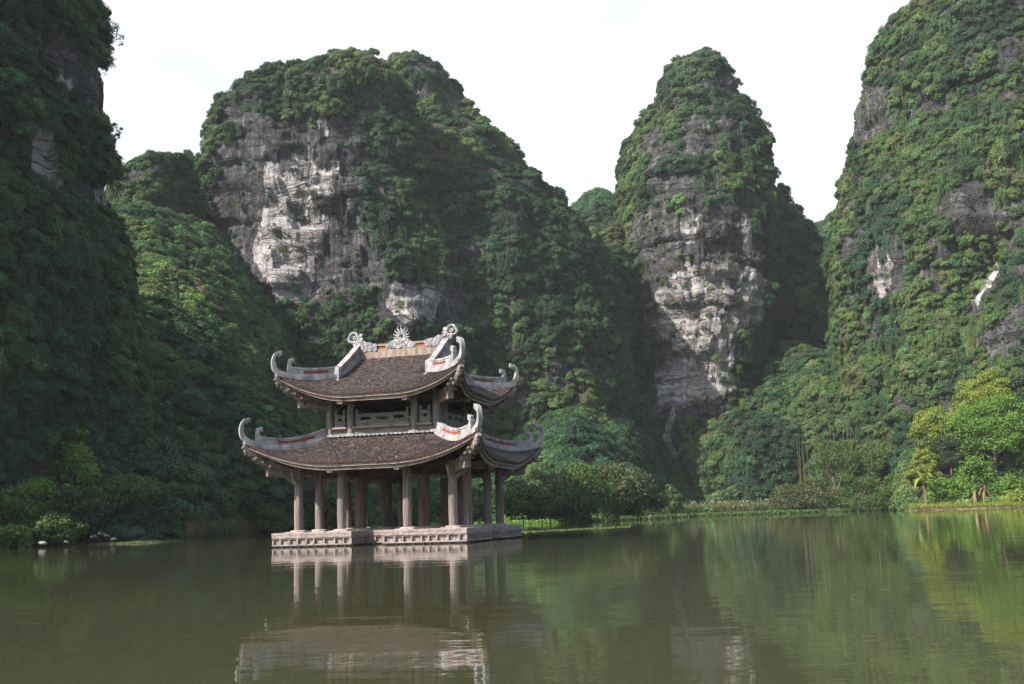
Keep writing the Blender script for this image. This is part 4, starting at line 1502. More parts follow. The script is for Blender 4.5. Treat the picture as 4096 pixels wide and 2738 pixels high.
def kites(P, Nn, size, rng, droop=0.3, aspect=0.55):
    """leaf blades (4-point kites) at points P facing along normals Nn; returns V,F"""
    n = len(P)
    T = rng.normal(size=(n, 3))
    T[:, 2] -= droop
    T -= Nn * (T * Nn).sum(1, keepdims=True)
    T /= np.linalg.norm(T, axis=1, keepdims=True) + 1e-9
    B = np.cross(Nn, T)
    s = (size * rng.uniform(0.6, 1.35, n))[:, None]
    V = np.stack([P - T * s * 0.45, P + B * s * aspect * 0.5 + Nn * s * 0.05, P + T * s * 0.55 - Nn * s * 0.10, P - B * s * aspect * 0.5 + Nn * s * 0.05], 1).reshape(-1, 3)
    Fq = np.arange(n * 4).reshape(n, 4)
    return V, Fq

def unit(v):
    return v / (np.linalg.norm(v, axis=-1, keepdims=True) + 1e-9)

def crown_mesh(rng, n_sub, per, leaf, squash=0.75, low=-0.15, sub_r=0.36, core=0.62, tilt=0.5):
    """unit crown: leaf clumps spread over and inside a dome"""
    D = unit(rng.normal(size=(n_sub * 3, 3)))
    D = D[D[:, 2] > low][:n_sub]
    Vs, Fs, k = [], [], 0
    for d in D:
        c = d * core * rng.uniform(0.65, 1.12) * np.array([1, 1, squash])
        r = sub_r * rng.uniform(0.65, 1.25)
        m = int(per * rng.uniform(0.7, 1.3))
        dd = unit(rng.normal(size=(m, 3)) + d * 0.55 + np.array([0, 0, 0.45]))
        P = c + dd * r * rng.uniform(0.45, 1.0, (m, 1)) * np.array([1, 1, 0.75])
        Nn = unit(dd * 0.7 + rng.normal(size=(m, 3)) * tilt + np.array([0, 0, 0.5]))
        V, F_ = kites(P, Nn, leaf, rng)
        Vs.append(V); Fs.append(F_ + k); k += len(V)
    return np.vstack(Vs), np.vstack(Fs)

def drape_mesh(rng, strands=34, per=40, leaf=0.11):
    Vs, Fs, k = [], [], 0
    for _ in range(strands):
        x, y = rng.uniform(-0.9, 0.9), rng.uniform(-0.25, 0.35)
        ln = rng.uniform(0.6, 2.2)
        t = rng.uniform(0, 1, per) ** 0.8
        P = np.stack([x + rng.normal(0, 0.07, per) + 0.1 * np.sin(t * 5 + x * 9), y + rng.normal(0, 0.07, per) - 0.25 * np.sin(t * 2.2), 0.35 - t * ln], 1)
        Nn = unit(np.stack([rng.normal(0, 0.6, per), -np.abs(rng.normal(0.8, 0.3, per)), rng.normal(0.5, 0.4, per)], 1))
        V, F_ = kites(P, Nn, leaf, rng, droop=1.0)
        Vs.append(V); Fs.append(F_ + k); k += len(V)
    return np.vstack(Vs), np.vstack(Fs)

SRC = bpy.data.collections.new('leaf_clumps')          # sources only, not linked to the scene
def source(name, VF, mat):
    o = mesh_obj(name, VF[0], VF[1], mat, link=False)
    SRC.objects.link(o)
    return o
for k in range(5):
    source(f'clump_{k:02d}', crown_mesh(RNG, 22, 78, 0.145), M['leaf'])
for k in range(5, 8):
    source(f'clump_{k:02d}', drape_mesh(RNG), M['leaf'])
for k in range(8, 10):                                  # looser, flatter sprays
    source(f'clump_{k:02d}', crown_mesh(RNG, 14, 64, 0.16, squash=0.45, sub_r=0.42, core=0.75), M['leaf'])

def foliage_tree():
    ng = bpy.data.node_groups.new('leaf_cover', 'GeometryNodeTree')
    ng.interface.new_socket('Geometry', in_out='INPUT', socket_type='NodeSocketGeometry')
    ng.interface.new_socket('Geometry', in_out='OUTPUT', socket_type='NodeSocketGeometry')
    gi, go = ng.nodes.new('NodeGroupInput'), ng.nodes.new('NodeGroupOutput')
    iop = ng.nodes.new('GeometryNodeInstanceOnPoints')
    ci = ng.nodes.new('GeometryNodeCollectionInfo')
    ci.inputs['Collection'].default_value = SRC
    ci.inputs['Separate Children'].default_value = True
    ci.inputs['Reset Children'].default_value = True
    def attr(nm, ty):
        a = ng.nodes.new('GeometryNodeInputNamedAttribute')
        a.data_type = ty
        a.inputs['Name'].default_value = nm
        return a.outputs['Attribute']
    e2r = ng.nodes.new('FunctionNodeEulerToRotation')
    ng.links.new(attr('rot', 'FLOAT_VECTOR'), e2r.inputs[0])
    ng.links.new(gi.outputs[0], iop.inputs['Points'])
    ng.links.new(ci.outputs[0], iop.inputs['Instance'])
    iop.inputs['Pick Instance'].default_value = True
    ng.links.new(attr('pick', 'INT'), iop.inputs['Instance Index'])
    ng.links.new(e2r.outputs[0], iop.inputs['Rotation'])
    ng.links.new(attr('scl', 'FLOAT_VECTOR'), iop.inputs['Scale'])
    ng.links.new(iop.outputs[0], go.inputs[0])
    return ng
GN = foliage_tree()

def cover(name, label, P, Nn, S, pick, tint, value, upright=0.55):
    """one mass of foliage: leaf clumps standing on the given surface points"""
    n = len(P)
    me = bpy.data.meshes.new(name)
    me.vertices.add(n)
    me.vertices.foreach_set('co', P.astype(np.float32).ravel())
    ax = unit(Nn * (1 - upright) + np.array([0, 0, upright]))
    yaw = RNG.uniform(0, 2 * np.pi, n)
    E = np.zeros((n, 3), np.float32)
    drape = (pick >= 5) & (pick < 8)
    for i in range(n):
        if drape[i]:
            a = math.atan2(Nn[i, 0], -Nn[i, 1]) + (yaw[i] - 3.14) * 0.12
            E[i] = (0, 0, a)
        else:
            q = Vector((0, 0, 1)).rotation_difference(Vector(ax[i]))
            e = (q.to_matrix() @ Matrix.Rotation(yaw[i], 3, 'Z')).to_euler()
            E[i] = (e.x, e.y, e.z)
    for nm, ty, arr, key in (('rot', 'FLOAT_VECTOR', E, 'vector'), ('scl', 'FLOAT_VECTOR', S, 'vector'), ('pick', 'INT', pick, 'value'), ('tint', 'FLOAT', tint, 'value'), ('value', 'FLOAT', value, 'value')):
        a = me.attributes.new(nm, ty, 'POINT')
        a.data.foreach_set(key, np.ascontiguousarray(arr, np.int32 if ty == 'INT' else np.float32).ravel())
    o = bpy.data.objects.new(name, me)
    COL.objects.link(o)
    md = o.modifiers.new('leaf_cover', 'NODES')
    md.node_group = GN
    tag(o, label, kind='stuff')
    return o

def sample_surface(o, n_per_m2, margin=0.12):
    me = o.data
    nv, nf = len(me.vertices), len(me.polygons)
    V = np.empty(nv * 3, np.float32); me.vertices.foreach_get('co', V); V = V.reshape(-1, 3).astype(float)
    nl = len(me.loops)
    li = np.empty(nl, np.int32); me.loops.foreach_get('vertex_index', li)
    Q = li.reshape(-1, 4)
    A, B, C, D_ = V[Q[:, 0]], V[Q[:, 1]], V[Q[:, 2]], V[Q[:, 3]]
    nn = np.cross(C - A, D_ - B)
    area = np.linalg.norm(nn, axis=1) / 2
    nn = unit(nn)
    cen = (A + B + C + D_) / 4
    view = unit(np.array([0, 0, EYE]) - cen)
    pv = project(cen)
    m = ((nn * view).sum(1) > -0.30) & (pv[:, 0] > -2346 * margin) & (pv[:, 0] < 2346 * (1 + margin)) & (pv[:, 1] > -220) & (cen[:, 2] > 0.3)
    idx = np.nonzero(m)[0]
    if len(idx) == 0:
        return None
    w = area[idx]
    n = int(w.sum() * n_per_m2)
    pick = RNG.choice(idx, n, p=w / w.sum())
    u, v = RNG.uniform(0, 1, (n, 1)), RNG.uniform(0, 1, (n, 1))
    P = (A[pick] * (1 - u) + B[pick] * u) * (1 - v) + (D_[pick] * (1 - u) + C[pick] * u) * v
    return P, nn[pick]

def hide_in_hills(P, keys):
    return P

def hillside(keys, name, label, size, cov=2.6, tint0=0.42, tint_amp=0.45, value=1.0, drapes=0.26, bare=0.92, tuft=0.55, hue_scale=16, seed=0):
    AP, AN, RK = [], [], []
    for k in keys:
        o = HILLS[k] if isinstance(k, str) else k
        r = sample_surface(o, cov / (math.pi * size * size))
        if r is None: continue
        AP.append(r[0]); AN.append(r[1])
        RK.append(rocky(r[0], k) if isinstance(k, str) else np.zeros(len(r[0]), bool))
    P, Nn = np.vstack(AP), np.vstack(AN)
    n = len(P)
    s = size * np.minimum(np.exp(RNG.normal(0, 0.52, n)), 2.3)
    rock = np.concatenate(RK)
    keep = ~rock | (RNG.uniform(0, 1, n) > bare)
    s = np.where(rock, s * tuft, s)
    P, Nn, s, rock = P[keep], Nn[keep], s[keep], rock[keep]
    n = len(P)
    t = tint0 + fbm(P, hue_scale, 3, 91 + seed) * tint_amp * 2.0 + RNG.normal(0, 0.10, n) + fbm(P, 4.5, 2, 33 + seed) * 0.35
    odd = RNG.uniform(0, 1, n)
    t = np.where(odd > 0.994, 0.96, t)
    t = np.where((odd > 0.95) & (odd <= 0.994), t + 0.25, t)
    val = value * np.exp(RNG.normal(0, 0.22, n))
    pick = RNG.integers(0, 5, n)
    f = RNG.uniform(0, 1, n)
    dn = fbm(P, 14, 2, 15 + seed)
    pick = np.where((f < drapes * (1 + 2.5 * np.clip(dn, -0.3, 1))) & (np.abs(Nn[:, 2]) < 0.75), RNG.integers(5, 8, n), pick)
    pick = np.where(f > 0.86, RNG.integers(8, 10, n), pick)
    S = np.stack([s, s, s * RNG.uniform(0.75, 1.15, n)], 1)
    emergent = (RNG.uniform(0, 1, n) > 0.955) & (pick < 5) & (s < size * 1.6)
    S[emergent] *= np.array([1.45, 1.45, 1.9])
    dr = (pick >= 5) & (pick < 8)
    S[dr] *= np.array([0.75, 0.75, 1.15])
    P = P + Nn * (s * 0.18)[:, None]
    return cover(name, label, P, Nn, S, pick, np.clip(t, 0, 1), val)

hillside(['dome', 'shoulder', 'flank'], 'jungle_foliage', 'dense jungle foliage over the domed hill and its shoulders', 0.92, seed=1, tint0=0.38)
hillside(['saddle', 'gap', 'tower_back'], 'jungle_foliage', 'dark foliage in the saddles beside the tower hill', 1.35, seed=2, value=1.25, tint0=0.34, tint_amp=0.35)
hillside(['tower', 'tower_skirt', 'foot_left', 'foot_right'], 'jungle_foliage', 'shrubs and creepers over the tower-like hill', 0.98, seed=3, tint0=0.48, bare=0.9)
hillside(['east', 'spur', 'tower_apron'], 'jungle_foliage', 'shrubs and creepers over the right-hand massif and the slope beside it', 0.88, seed=4, tint0=0.50, bare=0.88)
hillside(['west', 'west_skirt'], 'jungle_foliage', 'dark jungle over the left cliff and its slope', 0.60, seed=5, value=1.35, tint0=0.30, tint_amp=0.38, cov=2.4, bare=0.92)
hillside([GROUND], 'jungle_foliage', 'jungle on the low ground between the shore and the cliffs', 1.0, seed=6, value=1.2, tint0=0.48, drapes=0.06, cov=2.4)
# ---------------------------------------------------------------- single trees and bushes along the shore
def ground_at(x, y):
    return float(land_z(np.array([x]), np.array([y]))[0])

def lobe_crown(rng, rx, rz, leaf, lobes, per, droop=0.3, low=-0.35, hollow=0.55, lobe_r=0.38, tilt=0.7, ry=None):
    """crown in metres centred on the origin: lobes of leaves, uneven outline, gaps between"""
    ry = ry or rx
    Vs, Fs, k = [], [], 0
    D = unit(rng.normal(size=(lobes * 4, 3)))
    D = D[D[:, 2] > low][:lobes]
    R3 = np.array([rx, ry, rz])
    ph = rng.uniform(0, 6.28, 3)
    rm = (rx * ry * rz) ** (1 / 3)
    for d in D:
        c = d * R3 * rng.uniform(hollow, 0.92) * (1 + 0.22 * math.sin(3.1 * d[0] + ph[0]) * math.sin(2.7 * d[1] + ph[1]) + 0.16 * math.sin(4.3 * d[2] + ph[2]))
        r = rm * lobe_r * rng.uniform(0.6, 1.3)
        m = max(12, int(per * rng.uniform(0.6, 1.4)))
        dd = unit(rng.normal(size=(m, 3)) + d * 0.5 + np.array([0, 0, 0.4]))
        P = c + dd * r * rng.uniform(0.5, 1.0, (m, 1)) * np.array([1.1, 1.1, 0.75])
        Nn = unit(dd * 0.7 + rng.normal(size=(m, 3)) * tilt + np.array([0, 0, 0.45]))
        V, F_ = kites(P, Nn, leaf, rng, droop)
        Vs.append(V); Fs.append(F_ + k); k += len(V)
    return np.vstack(Vs), np.vstack(Fs)

def tree(name, cat, label, vx, top, width, Y, mat, group=None, leaf=0.42, lobes=46, per=70, bush=False, low=-0.35, seed=None, narrow=1.0, crown_from=None, droop=0.3, trunk_mat=None, sink=0.0, branches=5, hollow=0.55, lobe_r=0.38):
    rng = np.random.default_rng(seed if seed is not None else int(vx * 7 + top))
    p = at(vx, top, Y)
    x, y = p[0], Y
    gz = max(ground_at(x, y), 0.05) - sink
    H = max(p[2] - gz, 1.0)
    rad = width * 1.746 * Y / F_PX / 2
    root = empty(name, (x, y, gz), rng.uniform(0, 6.28))
    tag(root, label, cat, group)
    b = crown_from if crown_from is not None else (0.0 if bush else 0.30)
    cz = H * (b + 1) / 2
    rz = H * (1 - b) / 2
    V, F_ = lobe_crown(rng, rad * 0.95, rz * 0.98, leaf * 1.15, int(lobes * 1.25), int(per * 1.6), droop, low, hollow=hollow, lobe_r=lobe_r)
    V[:, 2] += cz - (0.10 * H if bush else 0)
    mesh_obj('crown', V, F_, mat, root)
    mb = MB()
    tr = max(0.05, H * (0.012 if bush else 0.02))
    lean = rng.uniform(-0.06, 0.06, 2) * H
    n = 6
    pts = [(lean[0] * (t ** 1.5), lean[1] * (t ** 1.5), -0.4 + (cz + 0.25 * rz + 0.4) * t) for t in [i / n for i in range(n + 1)]]
    mb.tube(pts, [tr * (1.25 - 0.95 * i / n) for i in range(n + 1)], 7)
    for q in range(branches):
        a = rng.uniform(0, 6.28)
        t0 = rng.uniform(0.4, 0.85)
        i0 = int(t0 * n)
        s = Vector(pts[i0])
        e = Vector((math.cos(a) * rad * 0.6, math.sin(a) * rad * 0.6, cz + rz * rng.uniform(-0.1, 0.5)))
        m_ = (s + e) / 2 + Vector((0, 0, -0.06 * H))
        mb.tube([s, m_, e], [tr * 0.55, tr * 0.4, tr * 0.15], 5)
    mb.build('trunk', trunk_mat or M['bark'], root, True)
    return root

G = 'bushes along the shore'
# far shore in the middle, seen right of the pavilion
for a in [
    ('broad olive bush leaning over the hyacinth, just right of the pavilion', 1255, 1062, 150, 160, 'leaf_olive'),
    ('dark rounded bush with drooping boughs, second from the pavilion on the far shore', 1330, 1050, 150, 163, 'leaf_green'),
    ('tallest olive-brown bush of the clump on the far shore', 1405, 1046, 150, 166, 'leaf_olive'),
    ('grey-green bush at the right end of the clump on the far shore', 1462, 1088, 110, 168, 'leaf_dark'),
    ('low dark bush in front of the clump, at the edge of the hyacinth', 1300, 1105, 130, 157, 'leaf_dark'),
    ('dark green bush half hidden behind the right rear column', 1195, 1085, 110, 158, 'leaf_green'),
    ('dark bush seen between the inner columns of the pavilion', 930, 1105, 120, 140, 'leaf_dark'),
    ('mid green bush seen between the right-hand columns', 1065, 1095, 130, 146, 'leaf_green'),
    ('dark bush seen between the left-hand columns', 770, 1120, 120, 128, 'leaf_dark'),
]:
    tree('bush', 'bush', a[0], a[1], a[2], a[3], a[4], M[a[5]], G, 0.38, 52, 70, True, low=-0.7, branches=4)
tree('young_tree', 'tree', 'small pale young tree with layered boughs at the foot of the cliff', 1533, 1108, 62, 200, M['leaf_green'], None, 0.30, 34, 50, True, low=-0.6)
# right-hand shore, below the bamboo
for a in [
    ('rounded light green tree standing alone before the bamboo stems', 1905, 1003, 112, 243, 'leaf_green', False),
    ('olive rounded bush left of the light green tree', 1862, 1085, 110, 238, 'leaf_olive', True),
    ('broad layered bush at the water in front of the bamboo grove', 1972, 1075, 140, 232, 'leaf_green', True),
    ('dark green bush beside the banana plant', 2048, 1085, 100, 226, 'leaf_green', True),
    ('low green bush right of the reeds', 1800, 1105, 90, 240, 'leaf_olive', True),
]:
    tree('bush' if a[6] else 'round_tree', 'bush' if a[6] else 'tree', a[0], a[1], a[2], a[3], a[4], M[a[5]], G if a[6] else None, 0.36, 44, 60, a[6], low=-0.7)
# bamboo: feathery domes and pale stems
BG = 'feathery bamboo clumps on the right-hand slope'
for k, (vx, top, w, Y, lab) in enumerate([
    (2118, 858, 130, 240, 'highest feathery bamboo clump, under the rocky spur'),
    (2185, 862, 120, 236, 'feathery bamboo clump beside the tall yellow-green tree'),
    (2058, 905, 110, 242, 'feathery bamboo clump at the left shoulder of the grove'),
    (2098, 955, 130, 234, 'wide bamboo clump in the middle of the grove'),
    (2015, 965, 110, 244, 'bamboo clump at the left edge of the grove, above the pale stems'),
    (2045, 1020, 120, 236, 'lowest bamboo clump of the grove, above the layered bush')]):
    tree('bamboo_clump', 'bamboo', lab, vx, top, w, Y, M['leaf_bamboo'] if 'leaf_bamboo' in M else M['leaf_green'], BG, 0.40, 70, 90, True, low=-0.5, droop=0.9, branches=8)
rr = random.Random(8)
for k in range(24):
    vx = rr.uniform(1822, 2035)
    Y = rr.uniform(244, 252)
    vt = 930 + rr.uniform(0, 60) + (2035 - vx) * 0.22
    p = at(vx, vt, Y)
    gz = ground_at(p[0], Y)
    h = max(p[2] - gz, 5.0)
    mb = MB()
    lx = rr.uniform(-0.5, 0.5)
    mb.tube([(0, 0, -0.3), (lx * 0.3, 0, h * 0.5), (lx, 0, h)], [0.07, 0.065, 0.035], 6)
    o = mb.build('bare_bamboo', M['dry_reed'], None, True)
    o.location = (p[0], Y, gz)
    tag(o, 'thin pale bare bamboo stem standing in the row left of the bamboo grove', 'bamboo stem', 'pale bamboo stems')

# right bank: bright sunlit trees
T = [
    ('tall_tree', 'tree', 'tall yellow-green tree with a bushy top, highest on the right bank', 2256, 836, 125, 208, 'leaf_lime', 0.27, 110, 210, 0.15),
    ('yellow_green_tree', 'tree', 'yellow-green bushy tree above the dark olive tree', 2132, 918, 110, 208, 'leaf_lime', 0.27, 80, 190, 0.10),
    ('broadleaf_tree', 'tree', 'big bright green broadleaf tree above the dead banana leaves', 2262, 892, 185, 202, 'leaf_bright', 0.31, 130, 170, 0.10),
    ('olive_tree', 'tree', 'dark olive grey tree left of the big broadleaf tree', 2168, 972, 130, 205, 'leaf_blue', 0.26, 100, 170, 0.08),
    ('edge_tree', 'tree', 'bluish green tree cut by the right edge of the view', 2345, 855, 130, 205, 'leaf_blue', 0.28, 130, 180, 0.05),
    ('low_tree', 'tree', 'low yellow-green tree left of the olive tree', 2106, 1030, 74, 203, 'leaf_lime', 0.26, 60, 150, 0.02),
]
for nm, cat, lab, vx, top, w, Y, mt, lf, lo_, pe, cf in T:
    tree(nm, cat, lab, vx, top, w, Y, M[mt], None, lf, lo_, pe, crown_from=cf, low=-0.6, hollow=0.45, lobe_r=0.25)
for lab, vx, top, w, Y, mt in [
    ('bright green leafy bush right of the banana plant', 2150, 1083, 66, 197, 'leaf_bright'),
    ('bright green bush between the banana plant and the dead leaves', 2192, 1092, 62, 196, 'leaf_bright'),
    ('sunlit bush right of the dead banana leaves', 2300, 1070, 66, 197, 'leaf_bright'),
    ('sunlit bush at the right edge above the bank', 2346, 1078, 76, 196, 'leaf_bright'),
    ('big bright green bush under the broadleaf tree, above the dead leaves', 2222, 1030, 100, 199.5, 'leaf_bright'),
    ('dark green bush filling the foot of the edge tree', 2335, 1010, 110, 200, 'leaf_green'),
    ('low grassy bush on the bank below the edge tree', 2325, 1118, 60, 193, 'leaf_lime')]:
    tree('bright_bush', 'bush', lab, vx, top, w, Y, M[mt], 'sunlit bushes on the right bank', 0.34, 34, 50, True, low=-0.6)

def frond(mb, base, a, length, rise, droop_, width, segs=8):
    """arching frond with a V section of leaflets"""
    d = Vector((math.cos(a), math.sin(a), 0))
    s = Vector((-d.y, d.x, 0))
    V, Fq = [], []
    for i in range(segs + 1):
        t = i / segs
        c = Vector(base) + d * (length * t) + Vector((0, 0, rise * t - droop_ * t * t))
        w = width * (math.sin(math.pi * min(1, t * 0.92 + 0.08)) ** 0.6)
        V += [c - s * w + Vector((0, 0, -0.25 * w)), c, c + s * w + Vector((0, 0, -0.25 * w))]
    for i in range(segs):
        k = i * 3
        Fq += [(k, k + 1, k + 4, k + 3), (k + 1, k + 2, k + 5, k + 4)]
    mb.add(V, Fq)

def palm(label, vx, top, Y, h_crown, mat, name='areca_palm', n=16, ln=3.6):
    p = at(vx, top, Y)
    gz = ground_at(p[0], Y)
    H = p[2] - gz
    root = empty(name, (p[0], Y, gz))
    tag(root, label, 'palm')
    mb = MB()
    mb.tube([(0, 0, -0.3), (0.15, 0, H * 0.5), (0.05, 0, H - 1.2)], [0.16, 0.13, 0.11], 8)
    mb.build('trunk', M['bark'], root, True)
    rr = random.Random(4)
    for k in range(n):
        f = MB()
        a = 6.28 * k / n + rr.uniform(-0.2, 0.2)
        e = rr.uniform(0.2, 1.0)
        # leaflets as separate slim blades along an arching stalk
        d = Vector((math.cos(a), math.sin(a), 0))
        s = Vector((-d.y, d.x, 0))
        L_ = ln * rr.uniform(0.8, 1.1)
        for i in range(14):
            t = 0.15 + 0.85 * i / 13
            c = Vector((0.05, 0, H - 1.2)) + d * (L_ * t * (0.55 + 0.35 * (1 - e))) + Vector((0, 0, 2.6 * e * t - (1.6 + e) * t * t))
            for sg in (-1, 1):
                tip = c + s * (sg * 0.62 * (1 - 0.4 * t)) + d * 0.35 + Vector((0, 0, -0.30))
                m_ = (c + tip) / 2 + Vector((0, 0, 0.08))
                u = d * 0.07
                f.add([c - u, m_ - u, tip, m_ + u, c + u], [(0, 1, 2, 3, 4)])
        f.build('frond', mat, root)
palm('dark palm with arching fronds in front of the tall yellow-green tree', 2279, 866, 207, 0, M['leaf_dark'])

def banana(label, vx, base_vy, top_vy, Y, mat, name, cat, stalk_mat, n=8, dry=False):
    p = at(vx, top_vy, Y)
    gz = max(ground_at(p[0], Y), 0.1)
    H = p[2] - gz
    root = empty(name, (p[0], Y, gz))
    tag(root, label, cat)
    mb = MB()
    hs = H * 0.62
    mb.tube([(0, 0, -0.2), (0.08, 0, hs * 0.5), (0.02, 0, hs)], [0.24, 0.20, 0.12], 8)
    mb.build('stalk', stalk_mat, root, True)
    rr = random.Random(int(vx))
    for k in range(n):
        f = MB()
        a = 6.28 * k / n + rr.uniform(-0.3, 0.3)
        if dry:
            frond(f, (0, 0, hs * rr.uniform(0.75, 1.15)), a, H * rr.uniform(0.12, 0.5), H * rr.uniform(0.1, 0.35), H * rr.uniform(0.5, 1.1), rr.uniform(0.12, 0.24))
        else:
            frond(f, (0, 0, hs), a, H * rr.uniform(0.25, 0.62), H * rr.uniform(0.6, 1.05), H * rr.uniform(0.55, 1.0), rr.uniform(0.22, 0.36))
        f.build('leaf', mat, root)
banana('banana plant with long arching leaves and an orange stalk on the bank', 2113, 1152, 1078, 193, M['leaf_lime'], 'banana_plant', 'banana plant', M['leaf_dry'])
banana('withered banana plant with hanging brown leaves on the bare bank', 2252, 1150, 1085, 194, M['leaf_dry'], 'withered_banana_plant', 'banana plant', M['bark'], 9, True)
banana('smaller withered banana stump beside the withered banana plant', 2232, 1150, 1110, 193, M['leaf_dry'], 'withered_banana_plant', 'banana plant', M['bark'], 6, True)

# bare earth bank on the right
def mat_earth():
    m, nt, out = new_mat('sandy_earth')
    tc = N(nt, 'ShaderNodeTexCoord').outputs['Object']
    n = noise(nt, tc, 0.9, 6, 0.6)
    c = ramp(nt, n, [(0.35, (0.06, 0.075, 0.025)), (0.50, (0.09, 0.10, 0.035)), (0.58, (0.20, 0.14, 0.085)), (0.7, (0.13, 0.09, 0.055))])
    principled(nt, out, c, 0.95, bump(nt, n, 0.8, 0.3), 0.1)
    return m
M['earth'] = mat_earth()
def earth_bank():
    n, m = 60, 10
    V = []
    for i in range(n + 1):
        vx = 2030 + 420 * i / n
        d = ray(vx * 1.746, 2034)[:2]
        th = math.atan2(d[0], d[1])
        rs = float(shore_r(th))
        for j in range(m + 1):
            t = j / m
            r = rs - 1.5 + 9 * t
            x, y = r * math.sin(th), r * math.cos(th)
            e = min(1.0, 6 * min(i, n - i) / n)
            z = -0.3 + (0.75 * min(1, t * 3) + 0.5 * t) * e
            V.append((x, y, z))
    V = np.array(V)
    V[:, 2] += fbm(V, 3.0, 3, 4) * 0.35
    idx = np.arange((n + 1) * (m + 1)).reshape(n + 1, m + 1)
    Fq = np.stack([idx[:-1, :-1].ravel(), idx[:-1, 1:].ravel(), idx[1:, 1:].ravel(), idx[1:, :-1].ravel()], 1)[:, ::-1]
    tag(mesh_obj('earth_bank', V, Fq.copy(), M['earth'], smooth=True), 'low sandy earth bank at the water on the right', kind='structure')
earth_bank()

# left bank
LB = 'bushes on the dark left bank'
for lab, vx, top, w, Y, mt, n in [
    ('bright leafy bush high at the left edge', 40, 905, 150, 92, 'leaf_bright', 54),
    ('leafy bush standing on the slope right of the bright bush', 150, 960, 150, 93, 'leaf_bright', 50),
    ('big domed bush, the roundest on the left bank', 292, 1080, 180, 93, 'leaf_green', 70),
    ('dense bush left of the big domed bush', 195, 1095, 140, 88, 'leaf_dark', 50),
    ('spreading bush low at the left edge', 60, 1060, 170, 87, 'leaf_bright', 54),
    ('dark bush between the domed bush and the dry grass', 410, 1125, 120, 103, 'leaf_green', 44),
    ('small light green bush at the water beside the dry grass', 428, 1172, 74, 97, 'leaf_olive', 34),
    ('dark bush behind the dry grass', 528, 1135, 120, 117, 'leaf_dark', 46),
    ('bush left of the pavilion platform, behind the dry grass', 610, 1140, 100, 120, 'leaf_green', 42),
    ('low pale green bush at the water on the far left', 30, 1200, 90, 80.5, 'leaf_bright', 34),
    ('low bush above the white bundles', 118, 1168, 120, 84, 'leaf_green', 46),
    ('dark bush overhanging the boulders', 335, 1150, 120, 93, 'leaf_dark', 46)]:
    tree('bank_bush', 'bush', lab, vx, top, w, Y, M[mt], LB, 0.23, n, 110, True, low=-0.8, branches=3, trunk_mat=M['wood_dark'])

# shrubs hanging off the edge of the left cliff
def hill_point(key, vx, vy, edge=False):
    me = HILLS[key].data
    V = np.empty(len(me.vertices) * 3, np.float32); me.vertices.foreach_get('co', V); V = V.reshape(-1, 3).astype(float)
    pv = project(V)
    if edge:
        m = np.abs(pv[:, 1] - vy) < 12
        i = np.nonzero(m)[0][np.argmax(pv[m, 0])]
    else:
        d2 = (pv[:, 0] - vx) ** 2 + (pv[:, 1] - vy) ** 2
        c = np.nonzero(d2 < 18 ** 2)[0]
        i = c[np.argmin(V[c, 1])] if len(c) else int(np.argmin(d2))
    return V[i]
for k, (vy, r, lab) in enumerate([(75, 1.5, 'leafy shrub jutting from the top of the left cliff against the sky'), (135, 1.3, 'drooping shrub on the left cliff edge below the topmost one'),
                                  (300, 1.1, 'thin twiggy shrub half way down the left cliff edge'), (375, 1.0, 'small shrub on the left cliff edge above the pale rock'),
                                  (425, 1.3, 'hanging shrub beside the pale rock low on the left cliff edge')]):
    p = hill_point('west', 0, vy, True)
    rng = np.random.default_rng(50 + k)
    root = empty('cliff_shrub', (p[0], p[1], p[2]))
    tag(root, lab, 'shrub', 'shrubs on the left cliff edge')
    V, F_ = lobe_crown(rng, r, r * 0.9, 0.19, 20, 46, 0.5, -0.8)
    V += np.array([r * 0.55, 0, r * 0.2])
    mesh_obj('crown', V, F_, M['leaf_dark'], root)
    mb = MB()
    mb.tube([(-0.6, 0, -0.3), (0.2, 0, 0.1), (r * 0.8, 0, r * 0.5)], [0.10, 0.07, 0.03], 5)
    mb.tube([(0.1, 0, 0.05), (r * 0.7, 0.2, -r * 0.2)], [0.05, 0.02], 5)
    mb.build('stem', M['bark'], root, True)
p = hill_point('west_skirt', 620, 960)
rng = np.random.default_rng(77)
root = empty('dry_shrub', (p[0], p[1] - 0.5, p[2]))
tag(root, 'dry brown twiggy shrub on the dark slope left of the pavilion', 'shrub')
V, F_ = lobe_crown(rng, 0.7, 0.45, 0.16, 14, 16, 0.9, -0.5)
mesh_obj('crown', V, F_, M['leaf_dry'], root)
mb = MB(); mb.tube([(-0.3, 0.6, -0.6), (0, 0.1, -0.1), (0.1, 0, 0.2)], [0.05, 0.04, 0.02], 5); mb.build('stem', M['bark'], root)

